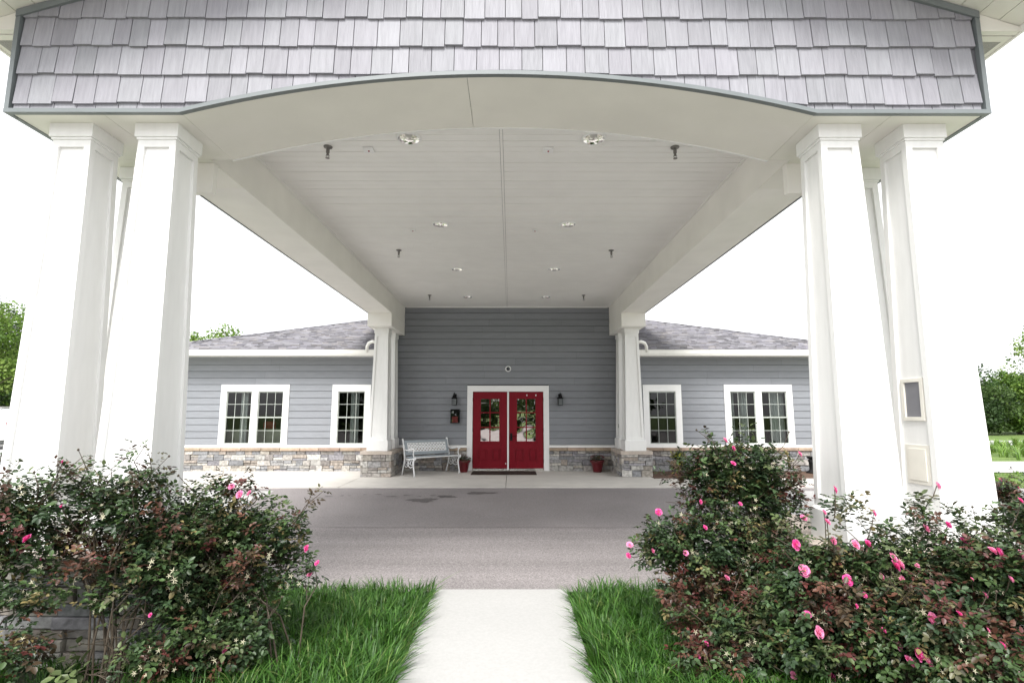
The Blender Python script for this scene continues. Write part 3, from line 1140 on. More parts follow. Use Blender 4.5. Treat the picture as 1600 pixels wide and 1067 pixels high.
mb.box(-.0145, .0145, AB, WY - .03, 4.347, 4.357)
for s in (-1, 1): mb.box(s * 2.735, s * 2.769, AB, WY - .03, 4.338, 4.349)
mb.box(-2.73, 2.73, WY - .055, WY - .027, 4.33, 4.349)
kpart(mb, 'ceiling_strip', M_CEIL)
# roof slabs, rake and eave soffits, fascia
OV, OS, YR = 0.55, 0.38, 24.0
Y0 = GY - OV
for s in (-1, 1):
    mb = MB(); mb.col = (.17, .16, .18)
    xe = GH + OS
    ze = GZ - OS * SLP
    zr = gable_z(0)
    P = [(0, zr + .10), (s * xe, ze + .10), (s * xe, ze + .17), (0, zr + .17)]
    mb.prism(P if s < 0 else P[::-1], lambda u, v, d: (u, d, v), Y0, YR)
    kpart(mb, 'roof', M_SHINGLE)
for s in (-1, 1):
    mb = MB()    # sloping soffit planks under the front overhang
    n = 26
    xe = GH + OS
    for k in range(n):
        a, b = xe * k / n, xe * (k + 1) / n
        za, zb_ = gable_z(a) + .03, gable_z(b) + .03
        g = .004
        mb.hexa([(s * (a + g), Y0 + .02, za), (s * (b - g), Y0 + .02, zb_), (s * (b - g), GY - .0, zb_), (s * (a + g), GY - .0, za), (s * (a + g), Y0 + .02, za + .012), (s * (b - g), Y0 + .02, zb_ + .012), (s * (b - g), GY, zb_ + .012), (s * (a + g), GY, za + .012)])
    kpart(mb, 'rake_soffit', M_CREAM)
    mb = MB()    # fascias
    ze = GZ - OS * SLP
    mb.box(s * xe, s * (xe + .02), Y0, YR, ze - .03, ze + .10)
    P = [(0, gable_z(0) + .0), (s * xe, ze + .0), (s * xe, ze + .16), (0, gable_z(0) + .16)]
    mb.prism(P if s < 0 else P[::-1], lambda u, v, d: (u, d, v), Y0 - .02, Y0)
    kpart(mb, 'fascia', M_GWHITE)
    mb = MB()    # level eave soffit and its closed end
    zs = ze - .02
    y = GY + .05
    while y < YR:
        mb.box(s * (GH - .0 if y < 5.5 else 3.36), s * xe, y + .003, min(y + .30, YR) - .003, zs, zs + .012)
        y += .30
    kpart(mb, 'eave_soffit', M_CREAM)
    mb = MB()
    P = [(s * (GH + .024), zs - .0), (s * xe, zs), (s * xe, ze + .02), (s * (GH + .024), GZ + .02)]
    mb.prism(P if s < 0 else P[::-1], lambda u, v, d: (u, d, v), GY - .01, GY + .04)
    kpart(mb, 'eave_return', M_CREAM)
    mb = MB()    # vent slots
    for k in range(26):
        xx = s * (GH + .05 + .011 * k)
        mb.box(xx, xx + s * .005, GY + .12, GY + .30, zs - .003, zs - .0005)
    kpart(mb, 'soffit_vent', M_OUTLET)
for s in (-1, 1):      # upper side walls of the canopy above the beams
    mb = MB()
    mb.box(s * 3.31, s * 3.352, 5.53, WY + 6, 4.605, GZ + .18)
    kpart(mb, 'upper_wall', M_BEAM)

# ------------------------------------------------------------------ columns and piers
def shaft(mb, w0, w1, z0, z1, sty=.055, rail=.07, dep=.022):
    def hw(z): return (w0 + (w1 - w0) * (z - z0) / (z1 - z0)) / 2
    for k in range(4):
        cs, sn = [(0, -1), (1, 0), (0, 1), (-1, 0)][k]
        tx, ty = -sn, cs
        def P(e, z, d=0.0, t=None):
            h = hw(z)
            u = e if t is None else t
            return (cs * (h - d) + tx * u, sn * (h - d) + ty * u, z)
        h0, h1 = hw(z0), hw(z1)
        za, zb = z0 + rail * .8, z1 - rail
        ha, hb = hw(za), hw(zb)
        O = [P(-h0, z0), P(h0, z0), P(h1, z1), P(-h1, z1)]
        I = [P(-(ha - sty), za), P(ha - sty, za), P(hb - sty, zb), P(-(hb - sty), zb)]
        J = [P(-(ha - sty), za, dep), P(ha - sty, za, dep), P(hb - sty, zb, dep), P(-(hb - sty), zb, dep)]
        for a in range(4):
            b = (a + 1) % 4
            mb.face([O[a], O[b], I[b], I[a]])
            mb.face([I[a], I[b], J[b], J[a]])
        mb.face(J)

def make_column(z0, z1, label, group, capw=.36, w_top=.315, w_bot=.44, basew=.50, loc=(0, 0)):
    t = thing('column', label, 'column', (loc[0], loc[1], z0), 0, group)
    H = z1 - z0
    mb = MB(); mb.box(-basew / 2, basew / 2, -basew / 2, basew / 2, 0, .24)
    mb.hexa([(-basew/2+.004, -basew/2+.004, .24), (basew/2-.004, -basew/2+.004, .24), (basew/2-.004, basew/2-.004, .24), (-basew/2+.004, basew/2-.004, .24), (-w_bot/2, -w_bot/2, .262), (w_bot/2, -w_bot/2, .262), (w_bot/2, w_bot/2, .262), (-w_bot/2, w_bot/2, .262)])
    mb.build('base', M_WHITE, t, bevel=.003)
    mb = MB(); shaft(mb, w_bot, w_top, .262, H - .13)
    mb.build('shaft', M_WHITE, t)
    c = capw / 2
    mb = MB()
    mb.box(-c + .012, c - .012, -c + .012, c - .012, H - .138, H - .118)
    mb.box(-c, c, -c, c, H - .118, H)
    mb.build('cap', M_WHITE, t, bevel=.003)
    return t
PT = 0.60
PTF = 0.48
ZC = ZB - .0125
cg = 'tapered white columns carrying the entrance canopy'
c1 = make_column(PTF, ZC, 'inner front column on left of drive, white tapered with recessed panels', cg, loc=(-2.85, 4.39))
cL2 = copy_tree(c1, (-3.56, 4.39, PTF), label='outermost left front column, white tapered shaft nearest the parked white vehicle')
cL3 = copy_tree(c1, (-3.56, 5.2, PTF), label='white column seen through the gap between the two left front columns')
cR1 = copy_tree(c1, (2.85, 4.39, PTF), label='inner front column on right of drive, plain white tapered shaft behind tall rose bush')
cR2 = copy_tree(c1, (3.56, 4.39, PTF), label='outermost right front column with opening and cream access panel in its inner side')
cR3 = copy_tree(c1, (3.56, 5.2, PTF), label='white column seen through the gap between the two right front columns')
rz1 = 3.564
c2 = make_column(PT, rz1, 'front rear-pair column beside the white bench, standing on stone pier', cg, loc=(-3.08, 13.27), w_top=.33)
copy_tree(c2, (-3.08, 14.08, PT), label='column against the wall behind the bench-side column')
copy_tree(c2, (3.08, 13.27, PT), label='front column of the right rear pair, on stone pier beside single window')
cw = copy_tree(c2, (3.08, 14.08, PT), label='column against the wall at right, with small grey outlet box low on its side')
for ch in kids(cw):
    pass
mb = MB(); mb.box(-.225, -.17, -.19, -.12, .52, .62)
mb.build('outlet_box', M_OUTLET, cw, bevel=.006)
# opening frame and access panel in the inner side of the outer right column
mb = MB()
def sidept(z): return -(.44 + (.315 - .44) * (z - .262) / (ZC - PTF - .13 - .262)) / 2
zA, zB2 = 1.43 - PTF, 1.77 - PTF
for (a, b, c, d) in ((-.12, .12, zB2 - .03, zB2), (-.12, .12, zA, zA + .03), (-.12, -.085, zA + .03, zB2 - .03), (.085, .12, zA + .03, zB2 - .03)):
    mb.hexa([(sidept(c) + .006, a, c), (sidept(c) + .032, a, c), (sidept(c) + .032, b, c), (sidept(c) + .006, b, c), (sidept(d) + .006, a, d), (sidept(d) + .032, a, d), (sidept(d) + .032, b, d), (sidept(d) + .006, b, d)])
fr_ = mb.build('opening_frame', M_ACCESS, cR2, bevel=.002)
mb = MB()
c, d = zA + .03, zB2 - .03
mb.hexa([(sidept(c) + .0195, -.085, c), (sidept(c) + .032, -.085, c), (sidept(c) + .032, .085, c), (sidept(c) + .0195, .085, c), (sidept(d) + .0195, -.085, d), (sidept(d) + .032, -.085, d), (sidept(d) + .032, .085, d), (sidept(d) + .0195, .085, d)])
mb.build('opening', mat('shaded_box', (.20, .20, .22), rough=.6), fr_)
mb = MB()
zA, zB2 = .93 - PTF, 1.24 - PTF
def slabp(a, b, c, d, e0):
    mb.hexa([(sidept(c) - e0, a, c), (sidept(c) + .032, a, c), (sidept(c) + .032, b, c), (sidept(c) - e0, b, c), (sidept(d) - e0, a, d), (sidept(d) + .032, a, d), (sidept(d) + .032, b, d), (sidept(d) - e0, b, d)])
slabp(-.125, .125, zA, zB2, -.014)
slabp(-.095, .095, zA + .03, zB2 - .03, -.008)
mb.build('access_panel', M_ACCESS, cR2, bevel=.002)

def make_pier(x0, x1, y0, y1, z0, label, seed, cap_t=.085, light=1.0, big=1.0, ptop=None):
    cx, cy = (x0 + x1) / 2, (y0 + y1) / 2
    t = thing('stone_pier', label, 'pier', (cx, cy, z0), 0, 'ledge stone piers under the columns')
    hx_, hy = (x1 - x0) / 2, (y1 - y0) / 2
    top = (ptop or PT) - z0 - cap_t
    mb = MB()
    i = .05
    stonework(mb, lambda u, z, d: (u, -hy + i - d, z), -hx_, hx_, 0, top, seed, light, big)
    stonework(mb, lambda u, z, d: (hx_ - i + d, u, z), -hy, hy, 0, top, seed + 1, light, big)
    stonework(mb, lambda u, z, d: (-hx_ + i - d, -u, z), -hy, hy, 0, top, seed + 2, light, big)
    stonework(mb, lambda u, z, d: (-u, hy - i + d, z), -hx_, hx_, 0, top, seed + 3, light, big)
    mb.build('stonework', M_STONE, t)
    mb = MB(); mb.box(-hx_ + i, hx_ - i, -hy + i, hy - i, -.05, top)
    mb.build('core', M_MORTAR, t)
    mb = MB(); mb.box(-hx_ - .015, hx_ + .015, -hy - .015, hy + .015, top, top + cap_t - .002)
    mb.build('cap', M_CAPST, t, bevel=.008)
    return t
make_pier(-3.46, -2.73, 13.0, WY - .14, 0.0, 'small grey and tan stone pier beside the white bench', 31)
make_pier(2.73, 3.46, 13.0, WY - .14, 0.0, 'small stone pier right of the entrance, next to planter of red flowers', 41)
make_pier(-4.0, -2.48, 3.98, 5.6, -.26, 'large stone pier behind left rose bushes carrying three columns', 51, ptop=PTF)
make_pier(2.48, 4.0, 3.98, 5.6, -.26, 'large stone pier behind right rose bushes carrying three columns', 61, ptop=PTF)

# ------------------------------------------------------------------ fixtures
def downlight_open(x, y, label):
    t = thing('recessed_light', label, 'ceiling light', (x, y, 4.349), 0, 'recessed lights in two rows on the canopy ceiling')
    mb = MB(); mb.lathe([(.110, -.012), (.114, -.018), (.124, -.012), (.130, -.0005)], n=36)
    mb.build('trim_ring', M_TRIM, t, smooth=True)
    mb = MB(); mb.lathe([(.112, -.014), (.098, -.004), (.084, .006), (.080, .04), (.070, .08), (.05, .11), (.0005, .12)], n=36)
    mb.build('reflector', M_CHROME, t, smooth=True)
    mb = MB(); mb.lathe([(.0005, .045), (.03, .05), (.04, .065), (.035, .09), (.02, .12)], n=20)
    mb.build('bulb', M_TRIM, t, smooth=True)
    return t
side = {-1: 'left', 1: 'right'}
ordn = ['nearest the arch', 'second from the arch', 'third from the arch', 'nearest the entry wall']
for k in range(4):
    for s in (-1, 1):
        downlight_open(s * .97, 5.31 + k * 2.58, 'round recessed light %s in the %s ceiling row' % (ordn[k], side[s]))
def sprinkler(x, y, label):
    t = thing('sprinkler_head', label, 'sprinkler', (x, y, 4.349), 0, 'fire sprinklers hanging from the canopy ceiling')
    mb = MB(); mb.lathe([(.0, -.001), (.048, -.001), (.044, -.012), (.02, -.022), (.012, -.024)], n=18)
    mb.build('escutcheon', M_BRASS, t, smooth=True)
    mb = MB(); mb.lathe([(.012, -.02), (.019, -.03), (.019, -.07), (.013, -.075), (.013, -.10), (.006, -.10)], n=12)
    for q in (-1, 1):
        mb.tube([(q * .013, 0, -.09), (q * .018, 0, -.108), (q * .004, 0, -.128)], .003, n=6)
    mb.build('nozzle', M_BRASS, t)
    mb = MB(); mb.lathe([(.0, -.128), (.022, -.128), (.022, -.132), (.0, -.132)], n=14)
    mb.build('deflector', M_BRASS, t)
ordm = ['nearest the arch', 'midway along', 'nearest the entry wall']
for k, y in enumerate((5.5, 9.22, 12.87)):
    for s in (-1, 1):
        sprinkler(s * 1.88, y, 'metal sprinkler head %s on the %s side of the ceiling' % (ordm[k], side[s]))
def detector(x, y, label, w_=.055):
    t = thing('ceiling_sensor', label, 'sensor', (x, y, 4.3485), 0, 'small white sensors on the canopy ceiling')
    mb = MB(); mb.box(-w_, w_, -w_, w_, -.022, 0)
    mb.build('housing', M_TRIM, t, bevel=.004)
    mb = MB(); mb.lathe([(.0, -.032), (.008, -.030), (.010, -.022)], n=10)
    mb.build('lens', M_PAPER, t)
detector(-1.45, 5.55, 'small white square sensor near arch, left of centre seam')
detector(.51, 5.55, 'small white square sensor near arch, right of centre seam')
detector(-1.44, 8.15, 'small white sensor beside second left recessed light', .04)
detector(.48, 8.15, 'small white sensor beside second right recessed light', .04)

def floodlight(s, label):
    t = thing('floodlight', label, 'floodlight', (s * 3.37, 5.02, ZB - .013), 0, 'dark floodlights under the canopy soffit')
    mb = MB(); mb.lathe([(.0, -.001), (.05, -.001), (.045, -.02), (.015, -.025), (.015, -.045)], n=14)
    mb.build('mount', M_BRASS, t, smooth=True)
    mb = MB()
    mb.hexa([(-.09, -.07, -.075), (.09, -.07, -.075), (.09, .06, -.10), (-.09, .06, -.10), (-.075, -.06, -.04), (.075, -.06, -.04), (.075, .06, -.045), (-.075, .06, -.045)])
    mb.build('housing', M_BLACK, t, bevel=.008)
    mb = MB()
    mb.hexa([(-.08, -.06, -.080), (.08, -.06, -.080), (.08, .05, -.102), (-.08, .05, -.102), (-.08, -.06, -.077), (.08, -.06, -.077), (.08, .05, -.098), (-.08, .05, -.098)])
    mb.build('lens', M_LGLASS, t)
floodlight(-1, 'dark floodlight tucked under the soffit behind the left front columns')
floodlight(1, 'dark floodlight tucked under the soffit behind the right front columns')

def lantern(x, label):
    t = thing('wall_lantern', label, 'lantern', (x, WY - .028, 1.70), 0, 'black lanterns either side of the entrance')
    y = -.10
    mb = MB(); mb.box(-.045, .045, -.015, .0, .10, .30)
    mb.tube([(0, -.012, .22), (0, -.05, .25), (0, y, .27), (0, y, .235)], .009, n=8)
    mb.build('bracket', M_BLACK, t, bevel=.002)
    mb = MB()
    b = .062
    mb.box(-b, b, y - b, y + b, -.0, .012)
    mb.box(-b, b, y - b, y + b, .165, .178)
    for sx in (-1, 1):
        for sy in (-1, 1):
            mb.box(sx * b, sx * (b - .010), y + sy * b, y + sy * (b - .010), .012, .165)
    for sx in (-.018, .018): mb.box(sx - .0025, sx + .0025, y - b + .001, y - b + .005, .012, .165)
    for zz in (.065, .115):
        mb.box(-b + .01, b - .01, y - b + .0015, y - b + .0045, zz - .0025, zz + .0025)
    mb.build('cage', M_BLACK, t)
    mb = MB()
    mb.box(-b + .011, b - .011, y - b + .011, y + b - .011, .0125, .1645)
    mb.build('glass', M_LGLASS, t)
    mb = MB()
    mb.lathe([(.088, .178), (.085, .186), (.055, .215), (.05, .245), (.03, .27), (.012, .28), (.012, .30), (.018, .31), (.012, .325), (.0, .335)], c=(0, y, 0), n=16)
    mb.build('hood', M_BLACK, t, smooth=True)
lantern(-1.385, 'black wall lantern above the leaflet box, left of the red doors')
lantern(1.41, 'black wall lantern right of the red doors')

t = thing('leaflet_box', 'black wall mounted box with clear front and dark red contents, below left lantern', 'box', (-1.365, WY - .027, 1.235))
mb = MB()
mb.box(-.12, .12, -.012, 0, 0, .36); mb.box(-.12, -.11, -.10, -.0125, 0, .36); mb.box(.11, .12, -.10, -.0125, 0, .36)
mb.box(-.11, .11, -.10, -.0125, 0, .012); mb.box(-.11, .11, -.10, -.0125, .335, .36)
mb.build('case', M_BLACK, t, bevel=.002)
mb = MB(); mb.box(-.085, .07, -.07, -.03, .014, .17); mb.build('leaflets', M_PAPER, t, bevel=.004)
mb = MB(); mb.box(-.095, -.045, -.02, -.0125, .255, .315); mb.build('sticker', M_TRIM, t)
mb = MB(); mb.face([(-.11, -.097, .012), (.11, -.097, .012), (.11, -.097, .335), (-.11, -.097, .335)]); mb.build('clear_door', M_ACRYL, t)

t = thing('wall_camera', 'round white ringed dome camera on the grey wall above the doors', 'camera', (.03, WY - .022, 2.665))
mb = MB(); mb.lathe([(.050, -.03), (.055, -.042), (.070, -.04), (.078, -.02), (.080, 0)], n=28, axis='y'); mb.build('ring', M_TRIM, t, smooth=True)
mb = MB(); mb.lathe([(.051, -.03), (.045, -.046), (.028, -.062), (.0005, -.068)], n=24, axis='y'); mb.build('dome', M_CARG, t, smooth=True)

t = thing('door_mat', 'dark brown rectangular mat lying before the red double doors', 'door mat', (-.02, 13.80, 0.0))
mb = MB(); mb.box(-.86, .76, -.38, .38, 0.0, .014); mb.build('mat_pad', M_MAT, t, bevel=.004)
mb = MB()
for k in range(60):
    xx = -.83 + k * .0265
    mb.box(xx, xx + .014, -.35, .35, .0145, .019)
mb.build('rib_pile', M_MAT, t)

# bench
bt = thing('garden_bench', 'white cast iron bench with lattice back and blue grey slats, angled against the wall', 'bench', (-1.87, 13.60, 0), R(40))
L2 = .64
for s in (-1, 1):
    mb = MB()
    x = s * L2
    r0 = .018
    mb.tube([(x, -.30, .0), (x, -.285, .10), (x, -.245, .25), (x, -.25, .36), (x, -.29, .42)], [.024, .017, .018, .02, .022], n=8)      # front leg
    mb.tube([(x, .30, .0), (x, .27, .10), (x, .20, .27), (x, .17, .38), (x, .20, .55), (x, .26, .74), (x, .29, .84), (x, .31, .86)], [.024, .017, .018, .022, .02, .018, .02, .024], n=8)   # rear leg and back post
    mb.tube([(x, -.33, .425), (x, -.15, .40), (x, .02, .39), (x, .17, .40)], r0, n=8)           # seat rail
    mb.tube([(x, -.28, .43), (x, -.23, .52), (x, -.25, .60), (x, -.30, .625)], [.014, .013, .016, .022], n=8)
    mb.tube([(x, -.30, .625), (x, -.18, .645), (x, -.05, .61), (x, .08, .60), (x, .20, .62)], .018, n=8)    # arm
    mb.tube([(x, -.245, .24), (x, -.12, .20), (x, .0, .235), (x, .10, .20), (x, .20, .26)], .011, n=6)     # lower stretcher
    for (cx_, cz, rr) in ((-.16, .31, .05), (-.05, .33, .04), (.07, .31, .05), (.0, .27, .03), (-.33, .43, .03)):
        pts = [(x, cx_ + rr * math.cos(q), cz + rr * math.sin(q)) for q in [math.pi * 2 * j / 12 for j in range(13)]]
        mb.tube(pts, .008, n=6)
    mb.build('end_frame', M_IRON, bt, smooth=True)
ang = math.atan2(.12, .32)
def backpt(x, u, d=0.0):
    """u up the backrest, d forward"""
    return (x, .165 + .30 * u - d * .93, .475 + u * .95 + d * .30 * .9)
def bslab(mb, x0, x1, u0, u1, d0, d1):
    P = [backpt(x0, u0, d1), backpt(x1, u0, d1), backpt(x1, u0, d0), backpt(x0, u0, d0), backpt(x0, u1, d1), backpt(x1, u1, d1), backpt(x1, u1, d0), backpt(x0, u1, d0)]
    mb.hexa(P)
for (u0, u1) in ((.0, .075), (.305, .365)):
    mb = MB(); bslab(mb, -L2 + .02, L2 - .02, u0, u1, .0, .022); mb.build('back_slat', M_SLATE_SLAT, bt, bevel=.004)
for s in (-1, 1):
    mb = MB(); bslab(mb, s * (L2 - .02) if s < 0 else L2 - .085, -L2 + .085 if s < 0 else L2 - .02, .076, .304, .0, .021); mb.build('back_stile', M_SLATE_SLAT, bt, bevel=.004)
mb = MB()
bslab(mb, -L2 + .085, L2 - .085, .078, .098, .0, .014); bslab(mb, -L2 + .085, L2 - .085, .284, .302, .0, .014)
bslab(mb, -L2 + .085, -L2 + .10, .098, .284, .0, .014); bslab(mb, L2 - .10, L2 - .085, .098, .284, .0, .014)
def bbar(mb, x0, u0, x1, u1, hw_, d0, d1):
    dx, du_ = x1 - x0, u1 - u0
    l = math.hypot(dx, du_); nx, nu = -du_ / l * hw_, dx / l * hw_
    q = [(x0 - nx, u0 - nu), (x1 - nx, u1 - nu), (x1 + nx, u1 + nu), (x0 + nx, u0 + nu)]
    mb.hexa([backpt(a, b, d1) for a, b in q] + [backpt(a, b, d0) for a, b in q])
xa, xb, ua, ub = -L2 + .10, L2 - .10, .098, .284
step = .088
for sgn, dd in ((1, (.002, .009)), (-1, (.004, .012))):
    x = xa - (ub - ua)
    while x < xb + (ub - ua):
        p0, p1 = (x, ua), (x + (ub - ua), ub)
        if sgn < 0: p0, p1 = (x, ub), (x + (ub - ua), ua)
        # clip to panel
        t0 = max(0, (xa - p0[0]) / (p1[0] - p0[0])); t1 = min(1, (xb - p0[0]) / (p1[0] - p0[0]))
        if t1 > t0 + .05:
            A = (p0[0] + (p1[0] - p0[0]) * t0, p0[1] + (p1[1] - p0[1]) * t0); Bq = (p0[0] + (p1[0] - p0[0]) * t1, p0[1] + (p1[1] - p0[1]) * t1)
            bbar(mb, A[0], A[1], Bq[0], Bq[1], .0145, *dd)
        x += step
mb.build('lattice_panel', M_IRON, bt)
for k in range(6):
    y = -.29 + k * .078
    z = .43 - .018 * math.sin(math.pi * k / 5)
    mb = MB(); mb.box(-L2 + .015, L2 - .015, y, y + .058, z, z + .022); mb.build('seat_slat', M_IRON if k == 0 else M_SLATE_SLAT, bt, bevel=.005)

# flower pots
def compound_leaves(rng, P, D, size, n_leaf, palette, weights, spread=.05):
    """five-leaflet leaves; P (n,3) anchor points, D (n,3) outward directions"""
    V, F, C = [], [], []
    vi = 0
    tmpl = np.array([(0, 0, 0), (.35, -.30, .07), (.72, -.23, .06), (1, 0, -.04), (.72, .23, .06), (.35, .30, .07)])
    n = len(P)
    return None

def leaflets(rng, base, ax, up, length, width):
    """vectorised: base, ax (direction), up (normal) (n,3); length (n,) -> V, F"""
    n = len(base)
    ax = ax / np.linalg.norm(ax, axis=1, keepdims=True)
    sd_ = np.cross(up, ax)
    sd_ /= np.linalg.norm(sd_, axis=1, keepdims=True) + 1e-9
    up = np.cross(ax, sd_)
    T = np.array([(0, 0, 0), (.32, -.5, .10), (.70, -.40, .08), (1, 0, -.06), (.70, .40, .08), (.32, .5, .10)])
    V = base[:, None, :] + ax[:, None, :] * (T[None, :, 0:1] * length[:, None, None]) + sd_[:, None, :] * (T[None, :, 1:2] * (length * width)[:, None, None]) + up[:, None, :] * (T[None, :, 2:3] * length[:, None, None])
    F = np.array([(0, 1, 2, 3), (0, 3, 4, 5)])
    F = (np.arange(n)[:, None, None] * 6 + F[None]).reshape(-1, 4)
    return V.reshape(-1, 3), F

def rose_leaves(rng, P, D, pal, size=.05, per=4, twig=.11):
    """per twig `per` compound leaves of five leaflets. P, D (n,3); pal (n,3) colour of each twig"""
    n = len(P)
    D = D / np.linalg.norm(D, axis=1, keepdims=True)
    P = np.repeat(P, per, 0); Dr = np.repeat(D, per, 0); pal = np.repeat(pal, per, 0)
    t = np.tile(np.linspace(0.0, 1.0, per), n)[:, None]
    P = P + Dr * t * twig
    q = rng.normal(size=P.shape)
    q -= (q * Dr).sum(1, keepdims=True) * Dr
    q /= np.linalg.norm(q, axis=1, keepdims=True)
    ra = q * .9 + Dr * .55 + np.array([0, 0, -.12])
    ra /= np.linalg.norm(ra, axis=1, keepdims=True)
    up = Dr * .5 + np.array([0, 0, 1.0]) + rng.normal(size=P.shape) * .35
    sz = size * rng.uniform(.7, 1.25, len(P))
    s_ = np.cross(up, ra); s_ /= np.linalg.norm(s_, axis=1, keepdims=True) + 1e-9
    B_, A_, U_, L_, C_ = [], [], [], [], []
    for (off, sgn, fwd, l) in ((1.7, 0, 1, 1.1), (1.35, 1, .45, 1.0), (1.35, -1, .45, 1.0), (.6, 1, .25, .8), (.6, -1, .25, .8)):
        b = P + ra * (off * sz)[:, None]
        a = ra * fwd + s_ * sgn + rng.normal(size=P.shape) * .15 + np.array([0, 0, -.15])
        B_.append(b); A_.append(a); U_.append(up + rng.normal(size=P.shape) * .3); L_.append(sz * l * rng.uniform(.85, 1.15, len(P)))
        C_.append(pal * rng.uniform(.65, 1.5, (len(P), 1)))
    B_, A_, U_, L_, C_ = map(np.concatenate, (B_, A_, U_, L_, C_))
    V, F = leaflets(rng, B_, A_, U_, L_, .62)
    C = np.repeat(C_, 2, 0)
    return V, F, C

GREENS = np.array([(.042, .074, .030), (.052, .090, .030), (.031, .055, .027), (.080, .108, .042), (.082, .080, .040)])
REDS = np.array([(.085, .025, .022), (.07, .035, .024), (.10, .045, .030), (.055, .038, .022)])

def petal_flower(rng, r, palette):
    """an open double rose; returns MB in local space facing +Z"""
    mb = MB()
    def petal(phi, r0, r1, z0, z1, wd, col):
        N_ = 4
        g = []
        for i in range(N_ + 1):
            u = i / N_
            row = []
            for j in range(-2, 3):
                v = j / 2
                ww = wd * math.sin(math.pi * min(1, .15 + .62 * u)) ** .7 
                rr = r0 + (r1 - r0) * u
                zz = z0 + (z1 - z0) * (u ** .7) - .10 * r * v * v * -1 + rng.uniform(-.03, .03) * r
                if i == N_: rr -= abs(v) ** 2 * .10 * r
                a = phi + v * ww / max(rr, .25 * r)
                row.append((rr * math.cos(a), rr * math.sin(a), zz))
            g.append(row)
        for i in range(N_):
            for j in range(4):
                mb.face([g[i][j], g[i][j + 1], g[i + 1][j + 1], g[i + 1][j]], col)
    for ring, (n, r1, z1, wd) in enumerate(((5, 1.0, .12, .78), (5, .80, .34, .66), (5, .55, .50, .46), (3, .28, .52, .25))):
        off = rng.uniform(0, 6)
        for k in range(n):
            c = palette[rng.randrange(len(palette))]
            q = 1 + rng.uniform(-.12, .12)
            petal(off + 2 * math.pi * k / n, .05 * r, r1 * r * q, 0, z1 * r * q, wd * r, c)
    mb.mi = 1
    mb.lathe([(.0, .42 * r), (.09 * r, .40 * r), (.10 * r, .3 * r)], n=8)
    return mb
PINKS = [(.86, .12, .42), (.90, .20, .50), (.80, .07, .35), (.92, .32, .60)]
PALE = [(.90, .40, .60), (.92, .33, .56), (.88, .25, .50)]
M_STAMEN = mat('yellow_stamen', (.65, .42, .12), rough=.7)
flower_meshes = []
_r = random.Random(99)
for k in range(5):
    o_ = petal_flower(_r, 1.0, PALE if k in (1, 3) else PINKS)
    me = bpy.data.meshes.new('flower')
    me.from_pydata(o_.v, [], o_.f)
    me.materials.append(M_PETAL); me.materials.append(M_STAMEN)
    at_ = me.attributes.new('col', 'FLOAT_COLOR', 'CORNER')
    cc = []
    for f_, c_ in zip(o_.f, o_.c): cc += [c_[0], c_[1], c_[2], 1.0] * len(f_)
    at_.data.foreach_set('color', cc)
    me.polygons.foreach_set('material_index', o_.m)
    me.polygons.foreach_set('use_smooth', [True] * len(o_.f))
    flower_meshes.append(me)

def to_arr(x): return np.array([x.x, x.y, x.z])

